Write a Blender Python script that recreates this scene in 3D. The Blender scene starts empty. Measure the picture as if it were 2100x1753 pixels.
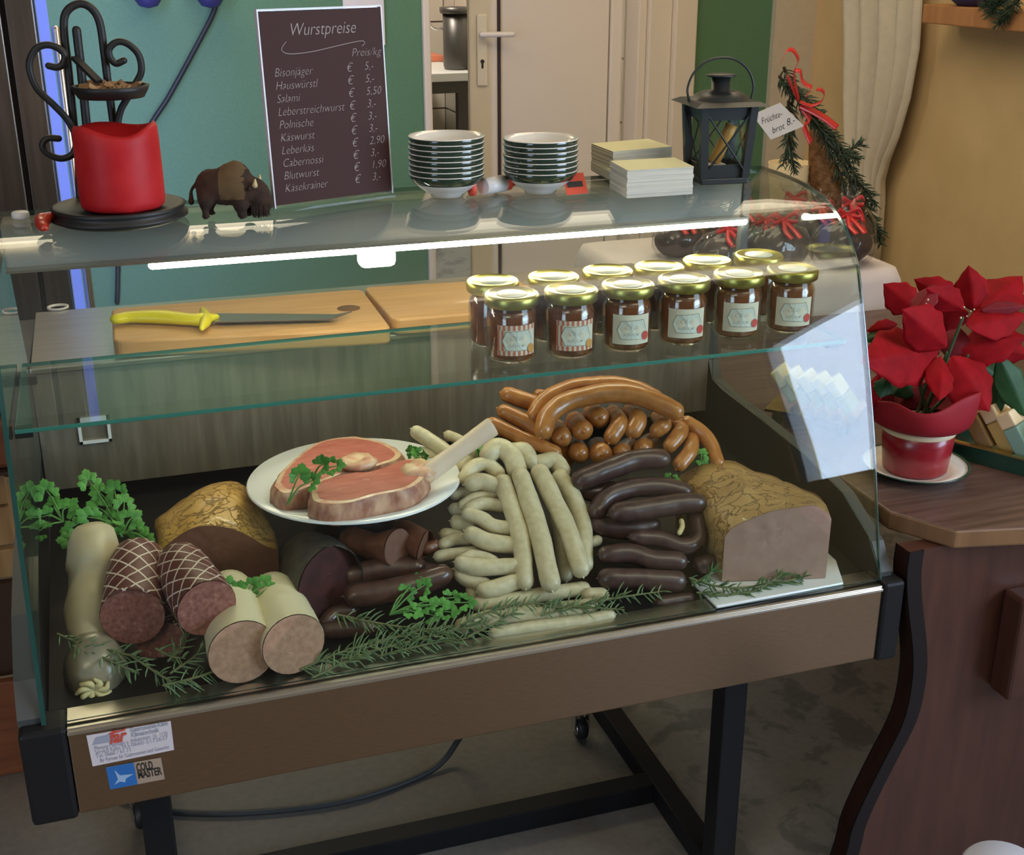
import bpy, bmesh, math, random
from mathutils import Vector, Matrix, Euler
from mathutils.bvhtree import BVHTree
import mathutils.noise as mnoise
random.seed(7)
C = bpy.context.scene.collection
V = Vector
PI = math.pi
# ---------------------------------------------------------------- camera model
F = 2557.31
EYE = 1.48
FZ = -.10      # floor level in these working coordinates; everything is lifted at the end so the floor is z = 0
RM = Matrix(((0.94957840, -0.11504200, 0.29166110), (-0.31352507, -0.34337752, 0.88532136), (-0.00169928, -0.93212511, -0.36213243)))
def ray(px, py):
    return RM @ V((px - 1050.0, py - 876.5, F))
def on(px, py, axis, val):
    r = ray(px, py); i = 'xyz'.index(axis)
    k = (val - EYE if i == 2 else val) / r[i]
    q = r * k
    return V((q.x, q.y, q.z + EYE))
def pxm(p):            # metres per photo pixel at a point
    d = V((p.x, p.y, p.z - EYE)); return RM.transposed() .__matmul__(d).z / F
# ---------------------------------------------------------------- materials
MATS = {}
def newmat(name):
    m = bpy.data.materials.new(name); m.use_nodes = True
    nt = m.node_tree; b = nt.nodes['Principled BSDF']
    MATS[name] = m
    return m, nt, b
def mat(name, col, rough=.5, metal=0, emit=None, es=0, coat=0, trans=0, sss=0, spec=.5, alpha=1, sheen=0):
    m, nt, b = newmat(name)
    b.inputs['Base Color'].default_value = (*col, 1); b.inputs['Roughness'].default_value = rough
    b.inputs['Metallic'].default_value = metal; b.inputs['Coat Weight'].default_value = coat
    b.inputs['Coat Roughness'].default_value = .1
    b.inputs['Transmission Weight'].default_value = trans; b.inputs['Specular IOR Level'].default_value = spec
    b.inputs['Alpha'].default_value = alpha
    if sheen: b.inputs['Sheen Weight'].default_value = sheen
    if sss:
        b.inputs['Subsurface Weight'].default_value = sss; b.inputs['Subsurface Radius'].default_value = (.01, .005, .003); b.inputs['Subsurface Scale'].default_value = .5
    if emit: b.inputs['Emission Color'].default_value = (*emit, 1); b.inputs['Emission Strength'].default_value = es
    return m
def nmat(name, c1, c2, scale=20, rough=.5, bump=0, metal=0, stretch=(1, 1, 1), detail=4, lo=.35, hi=.65, coat=0, c3=None, spec=.5, bscale=None, sss=0, dist=0):
    m = mat(name, c1, rough, metal, coat=coat, spec=spec, sss=sss); nt = m.node_tree; b = nt.nodes['Principled BSDF']
    tc = nt.nodes.new('ShaderNodeTexCoord'); mp = nt.nodes.new('ShaderNodeMapping'); mp.inputs['Scale'].default_value = stretch
    n = nt.nodes.new('ShaderNodeTexNoise'); n.inputs['Scale'].default_value = scale; n.inputs['Detail'].default_value = detail; n.inputs['Distortion'].default_value = dist
    r = nt.nodes.new('ShaderNodeValToRGB')
    r.color_ramp.elements[0].position = lo; r.color_ramp.elements[0].color = (*c1, 1)
    r.color_ramp.elements[1].position = hi; r.color_ramp.elements[1].color = (*c2, 1)
    if c3:
        e = r.color_ramp.elements.new(min(.98, hi + .12)); e.color = (*c3, 1)
    L = nt.links.new
    L(tc.outputs['Object'], mp.inputs['Vector']); L(mp.outputs[0], n.inputs['Vector']); L(n.outputs['Fac'], r.inputs['Fac']); L(r.outputs['Color'], b.inputs['Base Color'])
    if bump:
        bp = nt.nodes.new('ShaderNodeBump'); bp.inputs['Strength'].default_value = bump; bp.inputs['Distance'].default_value = .004
        if bscale:
            n2 = nt.nodes.new('ShaderNodeTexNoise'); n2.inputs['Scale'].default_value = bscale; n2.inputs['Detail'].default_value = 3
            L(mp.outputs[0], n2.inputs['Vector']); L(n2.outputs['Fac'], bp.inputs['Height'])
        else: L(n.outputs['Fac'], bp.inputs['Height'])
        L(bp.outputs['Normal'], b.inputs['Normal'])
    return m
def glassmat(name, tint=(1, 1, 1), f0=.04, rough=0, bump=0, bscale=40, gain=1.0):
    m = bpy.data.materials.new(name); m.use_nodes = True; nt = m.node_tree; nt.nodes.clear(); N = nt.nodes.new; L = nt.links.new
    out = N('ShaderNodeOutputMaterial'); mix = N('ShaderNodeMixShader'); tr = N('ShaderNodeBsdfTransparent'); gl = N('ShaderNodeBsdfGlossy')
    tr.inputs['Color'].default_value = (*tint, 1); gl.inputs['Roughness'].default_value = rough
    geo = N('ShaderNodeNewGeometry'); dot = N('ShaderNodeVectorMath'); dot.operation = 'DOT_PRODUCT'
    def mth(op, a=None, bv=None):
        x = N('ShaderNodeMath'); x.operation = op
        if a is not None: L(a, x.inputs[0])
        if bv is not None: x.inputs[1].default_value = bv
        return x
    L(geo.outputs['Normal'], dot.inputs[0]); L(geo.outputs['Incoming'], dot.inputs[1])
    if bump:
        tc = N('ShaderNodeTexCoord'); n = N('ShaderNodeTexNoise'); n.inputs['Scale'].default_value = bscale; n.inputs['Detail'].default_value = 2
        bp = N('ShaderNodeBump'); bp.inputs['Strength'].default_value = bump; bp.inputs['Distance'].default_value = .01
        L(tc.outputs['Object'], n.inputs['Vector']); L(n.outputs['Fac'], bp.inputs['Height']); L(bp.outputs['Normal'], gl.inputs['Normal']); L(bp.outputs['Normal'], dot.inputs[0])
    ab = mth('ABSOLUTE', dot.outputs['Value']); om = N('ShaderNodeMath'); om.operation = 'SUBTRACT'; om.inputs[0].default_value = 1; L(ab.outputs[0], om.inputs[1])
    pw = mth('POWER', om.outputs[0], 5.0); ml = mth('MULTIPLY', pw.outputs[0], (1 - f0) * gain); ad = mth('ADD', ml.outputs[0], f0); ad.use_clamp = True
    L(ad.outputs[0], mix.inputs[0]); L(tr.outputs[0], mix.inputs[1]); L(gl.outputs[0], mix.inputs[2]); L(mix.outputs[0], out.inputs['Surface'])
    MATS[name] = m
    return m
# ---------------------------------------------------------------- mesh builder
def catmull(pts, n):
    if len(pts) < 3:
        return [pts[0].lerp(pts[-1], i / n) for i in range(n + 1)]
    P = [pts[0] * 2 - pts[1]] + list(pts) + [pts[-1] * 2 - pts[-2]]
    out = []; segs = len(pts) - 1; per = max(2, round(n / segs))
    for s in range(segs):
        a, b, c, d = P[s:s + 4]
        for k in range(per):
            t = k / per
            out.append(.5 * ((2 * b) + (c - a) * t + (2 * a - 5 * b + 4 * c - d) * t * t + (3 * b - a - 3 * c + d) * t ** 3))
    out.append(P[-2].copy()); return out
def cat1(vals, n):
    return [v.x for v in catmull([V((q, 0, 0)) for q in vals], n)]
class MB:
    def __init__(s): s.v = []; s.f = []; s.m = []; s.sm = []; s.uv = {}
    def face(s, idx, m=0, sm=False, uv=None):
        s.f.append(tuple(idx)); s.m.append(m); s.sm.append(sm)
        if uv: s.uv[len(s.f) - 1] = uv
    def add(s, pts): i = len(s.v); s.v.extend([V(p) for p in pts]); return i
    def poly(s, pts, m=0): i = s.add(pts); s.face(range(i, i + len(pts)), m); return s
    def hexa(s, p, m=0):      # p: 8 corners, bottom 0-3 ccw, top 4-7
        i = s.add(p)
        for q in ((3, 2, 1, 0), (4, 5, 6, 7), (0, 1, 5, 4), (1, 2, 6, 5), (2, 3, 7, 6), (3, 0, 4, 7)): s.face([i + k for k in q], m)
        return s
    def box(s, x0, x1, y0, y1, z0, z1, m=0):
        return s.hexa([V((x0, y0, z0)), V((x1, y0, z0)), V((x1, y1, z0)), V((x0, y1, z0)), V((x0, y0, z1)), V((x1, y0, z1)), V((x1, y1, z1)), V((x0, y1, z1))], m)
    def obox(s, c, ax, ay, az, hx, hy, hz, m=0):
        c = V(c); P = []
        for z in (-1, 1):
            for (x, y) in ((-1, -1), (1, -1), (1, 1), (-1, 1)): P.append(c + V(ax) * (hx * x) + V(ay) * (hy * y) + V(az) * (hz * z))
        return s.hexa(P, m)
    def bar(s, a, b, w, h, up=(0, 0, 1), m=0):
        a = V(a); b = V(b); d = b - a; L = d.length; d.normalize(); u = V(up); sd = d.cross(u).normalized(); u = sd.cross(d).normalized()
        return s.obox((a + b) / 2, d, sd, u, L / 2, w / 2, h / 2, m)
    def loft(s, loops, m=0, sm=True, cap0=True, cap1=True, closed=True, mc=None):
        n = len(loops[0]); I = [s.add(l) for l in loops]
        for a in range(len(loops) - 1):
            for k in range(n if closed else n - 1):
                k2 = (k + 1) % n
                s.face((I[a] + k, I[a] + k2, I[a + 1] + k2, I[a + 1] + k), m, sm, uv=((k / n, a), ((k + 1) / n, a), ((k + 1) / n, a + 1), (k / n, a + 1)))
        mc = m if mc is None else mc
        if cap0: s.face([I[0] + k for k in range(n)][::-1], mc if isinstance(mc, int) else mc[0], False)
        if cap1: s.face([I[-1] + k for k in range(n)], mc if isinstance(mc, int) else mc[1], False)
        return s
    def tube(s, pts, rad, seg=10, n=None, m=0, caps=(1, 1), mc=None, flat=1.0, up=None, spline=True, taper=1.0):
        """caps: 0 open, 1 hemispherical, 2 flat. rad: number or list over pts"""
        pts = [V(p) for p in pts]
        if n is None: n = 6 * (len(pts) - 1) if len(pts) > 2 else 1
        path = catmull(pts, n) if spline and len(pts) > 2 else (pts if len(pts) > 2 else [pts[0].lerp(pts[1], i / max(1, n)) for i in range(max(1, n) + 1)])
        k = len(path)
        if isinstance(rad, (int, float)): R = [rad] * k
        else:
            rr = cat1(rad, n) if len(rad) > 2 else [rad[0] + (rad[1] - rad[0]) * i / (k - 1) for i in range(k)]
            R = rr if len(rr) == k else [rr[min(len(rr) - 1, round(i * (len(rr) - 1) / (k - 1)))] for i in range(k)]
        T = []
        for i in range(k):
            d = path[min(k - 1, i + 1)] - path[max(0, i - 1)]
            T.append(d.normalized() if d.length > 1e-9 else V((0, 0, 1)))
        u = V(up) if up else (V((0, 0, 1)) if abs(T[0].z) < .9 else V((1, 0, 0)))
        sd = T[0].cross(u).normalized(); u = sd.cross(T[0]).normalized()
        rings = []; L = 0; vs = []
        def ring(c, r, sd, u): return [c + sd * (math.cos(2 * PI * j / seg) * r) + u * (math.sin(2 * PI * j / seg) * r * flat) for j in range(seg)]
        if caps[0] == 1:
            for q in (80, 55, 28): a = math.radians(q); rings.append(ring(path[0] - T[0] * (R[0] * math.sin(a) * taper), R[0] * math.cos(a), sd, u)); vs.append(-R[0] * a)
        for i in range(k):
            if i:
                L += (path[i] - path[i - 1]).length
                u = (u - T[i] * u.dot(T[i])).normalized(); sd = T[i].cross(u).normalized()
            rings.append(ring(path[i], R[i], sd, u)); vs.append(L)
        if caps[1] == 1:
            for q in (28, 55, 80): a = math.radians(q); rings.append(ring(path[-1] + T[-1] * (R[-1] * math.sin(a) * taper), R[-1] * math.cos(a), sd, u)); vs.append(L + R[-1] * a)
        I = [s.add(r) for r in rings]
        for a in range(len(rings) - 1):
            for j in range(seg):
                j2 = (j + 1) % seg
                s.face((I[a] + j, I[a] + j2, I[a + 1] + j2, I[a + 1] + j), m, True, uv=((j / seg, vs[a]), ((j + 1) / seg, vs[a]), ((j + 1) / seg, vs[a + 1]), (j / seg, vs[a + 1])))
        mc = (m, m) if mc is None else mc
        if caps[0]: s.face([I[0] + j for j in range(seg)][::-1], mc[0], caps[0] == 1)
        if caps[1]: s.face([I[-1] + j for j in range(seg)], mc[1], caps[1] == 1)
        return s
    def lathe(s, prof, o=(0, 0, 0), seg=32, m=0, sm=True, ax=None, mats=None):
        """prof: (r,z) list; ax: 3x3 with columns x,y,z"""
        o = V(o); ax = ax or Matrix.Identity(3); I = []
        for (r, z) in prof:
            if r < 1e-6: I.append((s.add([o + ax @ V((0, 0, z))]), 1))
            else: I.append((s.add([o + ax @ V((r * math.cos(2 * PI * j / seg), r * math.sin(2 * PI * j / seg), z)) for j in range(seg)]), seg))
        for a in range(len(prof) - 1):
            mm = mats[a] if mats else m
            (i, ni), (k, nk) = I[a], I[a + 1]
            for j in range(seg):
                j2 = (j + 1) % seg
                if ni == 1 and nk == 1: continue
                if ni == 1: s.face((i, k + j2, k + j)[::-1], mm, sm)
                elif nk == 1: s.face((i + j, i + j2, k), mm, sm)
                else: s.face((i + j, i + j2, k + j2, k + j), mm, sm)
        return s
    def prism(s, outline, d, m=0, mtop=None, mside=None):
        """outline: 3D polygon, d: extrusion vector"""
        n = len(outline); d = V(d); a = s.add(outline); b = s.add([V(p) + d for p in outline])
        s.face([a + k for k in range(n)][::-1], m); s.face([b + k for k in range(n)], m if mtop is None else mtop)
        for k in range(n): k2 = (k + 1) % n; s.face((a + k, a + k2, b + k2, b + k), m if mside is None else mside)
        return s
    def strip(s, pts, wid, m=0, n=24):
        """ribbon: pts with width vectors (same count)"""
        P = catmull([V(p) for p in pts], n); W = catmull([V(w) for w in wid], n)
        a = s.add([p - w for p, w in zip(P, W)]); b = s.add([p + w for p, w in zip(P, W)])
        for i in range(len(P) - 1): s.face((a + i, a + i + 1, b + i + 1, b + i), m, True)
        return s
    def grid(s, rows, m=0, sm=True):
        n = len(rows[0]); I = [s.add(r) for r in rows]
        for a in range(len(rows) - 1):
            for k in range(n - 1): s.face((I[a] + k, I[a] + k + 1, I[a + 1] + k + 1, I[a + 1] + k), m, sm)
        return s
    def merge(s, o, fn=None, m=None):
        i = s.add([fn(p) if fn else p for p in o.v]); base = len(s.f)
        for k, f in enumerate(o.f):
            s.face([i + q for q in f], o.m[k] if m is None else m, o.sm[k], o.uv.get(k))
        return s
    def noise(s, amp, sc, seed=0):
        for p in s.v:
            q = p * sc + V((seed * 3.1, seed * 1.7, seed)); p += mnoise.noise_vector(q) * amp
        return s
    def build(s, name, mats, parent=None, origin=None, bevel=0, solid=0, sub=0, fixn=True, bseg=2):
        me = bpy.data.meshes.new(name)
        if parent is not None: o0 = WO[parent.name]
        elif origin is not None: o0 = V(origin)
        else:
            lo = V((min(p.x for p in s.v), min(p.y for p in s.v), min(p.z for p in s.v))); hi = V((max(p.x for p in s.v), max(p.y for p in s.v), max(p.z for p in s.v)))
            o0 = V(((lo.x + hi.x) / 2, (lo.y + hi.y) / 2, lo.z))
        me.from_pydata([p - o0 for p in s.v], [], s.f)
        for k in (mats if isinstance(mats, (list, tuple)) else [mats]): me.materials.append(MATS[k] if isinstance(k, str) else k)
        me.polygons.foreach_set('material_index', s.m); me.polygons.foreach_set('use_smooth', s.sm)
        if s.uv:
            u = me.uv_layers.new(name='UVMap').data
            for fi, uv in s.uv.items():
                ls = me.polygons[fi].loop_start
                for q, c in enumerate(uv): u[ls + q].uv = c
        if fixn:
            bm = bmesh.new(); bm.from_mesh(me); bmesh.ops.recalc_face_normals(bm, faces=bm.faces); bm.to_mesh(me); bm.free()
        me.update()
        o = bpy.data.objects.new(name, me); C.objects.link(o)
        if parent is not None: o.parent = parent
        else: o.location = o0
        WO[o.name] = o0
        if bevel:
            md = o.modifiers.new('bevel', 'BEVEL'); md.width = bevel; md.segments = bseg; md.limit_method = 'ANGLE'; md.angle_limit = math.radians(40); md.harden_normals = False
        if solid:
            md = o.modifiers.new('solid', 'SOLIDIFY'); md.thickness = solid; md.offset = 0
        if sub:
            md = o.modifiers.new('sub', 'SUBSURF'); md.levels = sub; md.render_levels = sub
        return o
WO = {}
def tag(o, label=None, cat=None, group=None, kind=None):
    if label: o['label'] = label
    if cat: o['category'] = cat
    if group: o['group'] = group
    if kind: o['kind'] = kind
    return o
def thing(name, label, cat, loc, group=None):
    o = bpy.data.objects.new(name, None); C.objects.link(o); o.location = V(loc); o.empty_display_size = .02
    WO[o.name] = V(loc); return tag(o, label, cat, group)
def struct(mb, name, mats, label, cat, parent=None, **k):
    o = mb.build(name, mats, parent, **k)
    if parent is None: tag(o, label, cat, kind='structure')
    return o
def copytree(src, loc, label=None, group=None):
    r = src.copy(); C.objects.link(r); r.location = V(loc); WO[r.name] = V(loc)
    if label: r['label'] = label
    if group: r['group'] = group
    for ch in list(src.children):
        c = ch.copy(); C.objects.link(c); c.parent = r; WO[c.name] = V(loc)
        for g in list(ch.children):
            d = g.copy(); C.objects.link(d); d.parent = c; WO[d.name] = V(loc)
    return r
def text_mb(txt, size, o, ax, ay, align='LEFT', shear=.0, thin=0, sx=1.0, maxw=None):
    """flat lettering in the plane spanned by ax, ay at origin o"""
    cu = bpy.data.curves.new('t', 'FONT'); cu.body = txt; cu.size = size; cu.align_x = align; cu.shear = shear; cu.offset = thin; cu.resolution_u = 3
    ob = bpy.data.objects.new('t', cu); C.objects.link(ob)
    dg = bpy.context.evaluated_depsgraph_get(); dg.update()
    me = bpy.data.meshes.new_from_object(ob.evaluated_get(dg))
    mb = MB(); o = V(o); ax = V(ax); ay = V(ay)
    if maxw:
        xs = [v.co.x for v in me.vertices]; sx = min(sx, maxw / (max(xs) - min(xs)))
    i = mb.add([o + ax * (v.co.x * sx) + ay * v.co.y for v in me.vertices])
    for p in me.polygons: mb.face(list(p.vertices))
    bpy.data.objects.remove(ob); bpy.data.curves.remove(cu); bpy.data.meshes.remove(me)
    return mb
# ---------------------------------------------------------------- materials
glassmat('pane_glass', (.95, .985, .965)); glassmat('shelf_glass', (.93, .98, .96)); glassmat('thin_glass', (.99, 1, .99))
glassmat('cellophane', (.93, .93, .95), f0=.05, rough=.07, bump=.55, bscale=22, gain=.8)
glassmat('acrylic', (.97, .97, .98), f0=.05)
mat('glass_edge', (.012, .062, .052), .15, emit=None, spec=.8, coat=.5)
mat('shelf_edge', (.03, .20, .155), .15, spec=.8, coat=.5)
nmat('brushed_steel', (.55, .52, .47), (.66, .63, .58), 8, .3, metal=1, stretch=(1, 30, 30), bump=.05)
nmat('wall_steel', (.27, .23, .175), (.38, .33, .26), 5, .36, metal=.55, stretch=(14, 1, 1.5), bump=.12)
nmat('panel_steel', (.30, .205, .135), (.36, .25, .165), 60, .33, metal=1, stretch=(1, 20, 20), bump=.03)
mat('trim_steel', (.62, .58, .50), .28, metal=1)
mat('chrome', (.8, .8, .8), .12, metal=1)
mat('black_plastic', (.010, .010, .011), .5, spec=.25); mat('dark_deck', (.010, .011, .011), .5, spec=.25)
mat('side_plastic', (.05, .056, .056), .5)
mat('housing_grey', (.40, .37, .31), .55)
mat('black_steel', (.010, .010, .011), .5, spec=.25); mat('black_iron', (.012, .012, .011), .5)
mat('lamp_white', (.9, .9, .88), .5, emit=(1, .9, .70), es=46)
mat('clip_glare', (.9, .9, .88), .5, emit=(1, .92, .78), es=14)
mat('led_blue', (.3, .4, .9), .4, emit=(.10, .18, .95), es=.62)
mat('ceiling_lamp_glow', (.9, .85, .75), .5, emit=(1, .82, .58), es=4.9)
mat('kitchen_lamp_glow', (.9, .9, .9), .5, emit=(1, .93, .82), es=100)
nmat('green_paint', (.100, .225, .118), (.112, .245, .132), 120, .75, bump=.1)
nmat('yellow_plaster', (.68, .50, .255), (.74, .55, .29), 6, .85, bump=.12, bscale=160)
nmat('cream_paint', (.60, .53, .40), (.63, .56, .43), 40, .8)
mat('white_upvc', (.78, .70, .56), .42); mat('gasket', (.03, .02, .02), .6); mat('door_fur', (.85, .80, .70), .35)
mat('ceiling_paint', (.75, .70, .60), .9); mat('shop_wall', (.16, .12, .085), .9)
nmat('curtain_cloth', (.66, .60, .49), (.70, .64, .53), 30, .9)
nmat('shelf_pine', (.42, .19, .075), (.50, .25, .10), 5, .5, stretch=(1, 8, 1))
nmat('fridge_steel', (.16, .14, .12), (.22, .19, .165), 3, .35, metal=1, stretch=(20, 20, 1))
nmat('crate_pine', (.38, .22, .09), (.50, .32, .14), 6, .6, stretch=(6, 6, 1)); nmat('crate_red', (.20, .065, .025), (.28, .10, .04), 7, .6, stretch=(1, 6, 6)); mat('crate_dark', (.07, .035, .018), .7)
# floor : worn concrete with darker stains
m, nt, b = newmat('floor_concrete'); N = nt.nodes.new; L = nt.links.new
tc = N('ShaderNodeTexCoord'); n1 = N('ShaderNodeTexNoise'); n1.inputs['Scale'].default_value = 9; n1.inputs['Detail'].default_value = 6; n1.inputs['Roughness'].default_value = .6; n1.inputs['Distortion'].default_value = .6
r1 = N('ShaderNodeValToRGB'); e = r1.color_ramp.elements; e[0].position = .40; e[0].color = (.17, .17, .165, 1); e[1].position = .52; e[1].color = (.285, .275, .26, 1)
q = e.new(.455); q.color = (.20, .20, .19, 1); q = e.new(.47); q.color = (.25, .245, .235, 1)
n2 = N('ShaderNodeTexNoise'); n2.inputs['Scale'].default_value = 60; n2.inputs['Detail'].default_value = 5; r2 = N('ShaderNodeValToRGB'); r2.color_ramp.elements[0].color = (.72, .72, .72, 1); r2.color_ramp.elements[1].color = (1.15, 1.15, 1.15, 1)
sx = N('ShaderNodeSeparateXYZ'); mr = N('ShaderNodeMapRange'); mr.inputs['From Min'].default_value = .75; mr.inputs['From Max'].default_value = 1.0
mx = N('ShaderNodeMix'); mx.data_type = 'RGBA'; mx.inputs['A'].default_value = (.215, .195, .165, 1); mm = N('ShaderNodeMix'); mm.data_type = 'RGBA'; mm.blend_type = 'MULTIPLY'; mm.inputs['Factor'].default_value = 1
L(tc.outputs['Object'], n1.inputs['Vector']); L(tc.outputs['Object'], n2.inputs['Vector']); L(n1.outputs['Fac'], r1.inputs['Fac']); L(n2.outputs['Fac'], r2.inputs['Fac'])
L(tc.outputs['Object'], sx.inputs[0]); L(sx.outputs['X'], mr.inputs['Value']); L(mr.outputs[0], mx.inputs['Factor']); L(r1.outputs['Color'], mx.inputs['B']); L(mx.outputs['Result'], mm.inputs['A']); L(r2.outputs['Color'], mm.inputs['B']); L(mm.outputs['Result'], b.inputs['Base Color'])
b.inputs['Roughness'].default_value = .55
# white kitchen tiles
m, nt, b = newmat('white_tile'); N = nt.nodes.new; L = nt.links.new
tc = N('ShaderNodeTexCoord'); sx = N('ShaderNodeSeparateXYZ'); ad = N('ShaderNodeMath'); ad.operation = 'ADD'; cb = N('ShaderNodeCombineXYZ'); br = N('ShaderNodeTexBrick')
L(tc.outputs['Object'], sx.inputs[0]); L(sx.outputs['X'], ad.inputs[0]); L(sx.outputs['Y'], ad.inputs[1]); L(ad.outputs[0], cb.inputs['X']); L(sx.outputs['Z'], cb.inputs['Y']); L(cb.outputs[0], br.inputs['Vector'])
br.offset = 0; br.inputs['Color1'].default_value = (.80, .74, .63, 1); br.inputs['Color2'].default_value = (.77, .71, .60, 1); br.inputs['Mortar'].default_value = (.10, .07, .05, 1)
br.inputs['Scale'].default_value = 1; br.inputs['Brick Width'].default_value = .3; br.inputs['Row Height'].default_value = .3; br.inputs['Mortar Size'].default_value = .006
L(br.outputs['Color'], b.inputs['Base Color']); b.inputs['Roughness'].default_value = .25
mat('worktop_white', (.85, .83, .78), .4); mat('red_board', (.72, .22, .12), .5); mat('grey_steel_dark', (.12, .11, .10), .4, metal=.6)
# foods
def sausage(name, c1, c2, rough, scale, coat=.2, bump=.15, c3=None, sss=.0):
    return nmat(name, c1, c2, scale, rough, bump=bump, coat=coat, c3=c3, detail=5, sss=sss)
sausage('white_sausage', (.54, .46, .275), (.66, .575, .385), .42, 90, coat=.12, bump=.12)
sausage('orange_sausage', (.36, .125, .028), (.47, .185, .045), .30, 55, coat=.35, bump=.12, c3=(.56, .23, .06))
sausage('blood_sausage', (.050, .024, .022), (.085, .042, .036), .36, 80, coat=.2, bump=.12)
sausage('dark_sausage', (.055, .022, .016), (.10, .042, .028), .30, 60, coat=.4, bump=.08)
sausage('brown_sausage', (.16, .055, .030), (.24, .09, .05), .36, 60, coat=.3)
nmat('ham_rind', (.030, .027, .022), (.085, .075, .06), 30, .5, bump=.5); nmat('ham_cut', (.035, .010, .011), (.075, .022, .02), 25, .5, bump=.2, spec=.2)
nmat('liver_casing', (.50, .42, .26), (.60, .52, .35), 16, .45, coat=.15, bump=.08); nmat('liver_bulb', (.20, .165, .115), (.36, .31, .22), 22, .3, coat=.6)
mat('casing_tie', (.72, .60, .30), .5)
nmat('liver_cut', (.37, .20, .125), (.47, .275, .175), 120, .55, bump=.3); nmat('salami_cut', (.21, .07, .055), (.34, .135, .105), 150, .5, bump=.3, c3=(.50, .28, .22))
mat('liver_skin', (.72, .65, .44), .42, coat=.15)
# salami casing with a white diamond net
m, nt, b = newmat('salami_net'); N = nt.nodes.new; L = nt.links.new
uv = N('ShaderNodeUVMap'); sx = N('ShaderNodeSeparateXYZ'); L(uv.outputs['UV'], sx.inputs[0])
def mth(op, a, bb):
    x = N('ShaderNodeMath'); x.operation = op
    for i, q in enumerate((a, bb)):
        if q is None: continue
        if isinstance(q, (int, float)): x.inputs[i].default_value = q
        else: L(q, x.inputs[i])
    return x.outputs[0]
nz = N('ShaderNodeTexNoise'); nz.inputs['Scale'].default_value = 14; tco = N('ShaderNodeTexCoord'); L(tco.outputs['Object'], nz.inputs['Vector'])
jit = mth('MULTIPLY', mth('SUBTRACT', nz.outputs['Fac'], .5), .45)
uu = mth('ADD', mth('MULTIPLY', sx.outputs['X'], 9.0), jit); vv = mth('ADD', mth('MULTIPLY', sx.outputs['Y'], 36.0), jit)
d1 = mth('ABSOLUTE', mth('SUBTRACT', mth('FRACT', mth('ADD', uu, vv), None), .5), None); d2 = mth('ABSOLUTE', mth('SUBTRACT', mth('FRACT', mth('SUBTRACT', uu, vv), None), .5), None)
ln = mth('LESS_THAN', mth('MINIMUM', d1, d2), .058)
mx = N('ShaderNodeMix'); mx.data_type = 'RGBA'; mx.inputs['A'].default_value = (.115, .028, .022, 1); mx.inputs['B'].default_value = (.70, .58, .50, 1); L(ln, mx.inputs['Factor']); L(mx.outputs['Result'], b.inputs['Base Color']); b.inputs['Roughness'].default_value = .45
bp = N('ShaderNodeBump'); bp.inputs['Distance'].default_value = .003; bp.inputs['Strength'].default_value = .6; L(ln, bp.inputs['Height']); L(bp.outputs['Normal'], b.inputs['Normal'])
def crust(name, a, c, dark):
    m, nt, b = newmat(name); N = nt.nodes.new; L = nt.links.new
    tc = N('ShaderNodeTexCoord'); n = N('ShaderNodeTexNoise'); n.inputs['Scale'].default_value = 22; n.inputs['Detail'].default_value = 6; n.inputs['Distortion'].default_value = 1.2
    r = N('ShaderNodeValToRGB'); e = r.color_ramp.elements; e[0].position = .3; e[0].color = (*a, 1); e[1].position = .68; e[1].color = (*c, 1); q = e.new(.22); q.color = (*dark, 1)
    vo = N('ShaderNodeTexVoronoi'); vo.feature = 'DISTANCE_TO_EDGE'; vo.inputs['Scale'].default_value = 21; vo.inputs['Randomness'].default_value = .75
    mp = N('ShaderNodeMapping'); mp.inputs['Rotation'].default_value = (0, 0, .6); mp.inputs['Scale'].default_value = (1, 1.9, 1); L(tc.outputs['Object'], mp.inputs[0])
    wn = N('ShaderNodeMix'); wn.data_type = 'RGBA'; wn.inputs['Factor'].default_value = .14; L(mp.outputs[0], wn.inputs['A']); L(n.outputs['Color'], wn.inputs['B']); L(wn.outputs['Result'], vo.inputs['Vector'])
    rr = N('ShaderNodeValToRGB'); rr.color_ramp.elements[0].position = 0; rr.color_ramp.elements[0].color = (.30, .20, .12, 1); rr.color_ramp.elements[1].position = .05; rr.color_ramp.elements[1].color = (1, 1, 1, 1)
    mx = N('ShaderNodeMix'); mx.data_type = 'RGBA'; mx.blend_type = 'MULTIPLY'; mx.inputs['Factor'].default_value = .7
    L(tc.outputs['Object'], n.inputs['Vector']); L(n.outputs['Fac'], r.inputs['Fac']); L(vo.outputs['Distance'], rr.inputs['Fac']); L(r.outputs['Color'], mx.inputs['A']); L(rr.outputs['Color'], mx.inputs['B']); L(mx.outputs['Result'], b.inputs['Base Color'])
    ad = N('ShaderNodeMath'); ad.operation = 'ADD'; L(n.outputs['Fac'], ad.inputs[0]); L(rr.outputs['Color'], ad.inputs[1])
    bp = N('ShaderNodeBump'); bp.inputs['Strength'].default_value = .8; bp.inputs['Distance'].default_value = .004; L(ad.outputs[0], bp.inputs['Height']); L(bp.outputs['Normal'], b.inputs['Normal']); b.inputs['Roughness'].default_value = .42; b.inputs['Coat Weight'].default_value = .15
crust('golden_crust', (.50, .27, .055), (.66, .40, .11), (.26, .12, .03)); crust('tan_crust', (.42, .245, .085), (.53, .335, .13), (.22, .11, .04))
nmat('loaf_dark_cut', (.165, .07, .042), (.19, .085, .052), 90, .5, bump=.15); nmat('loaf_pink_cut', (.33, .20, .155), (.38, .24, .19), 40, .6, bump=.25)
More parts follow.
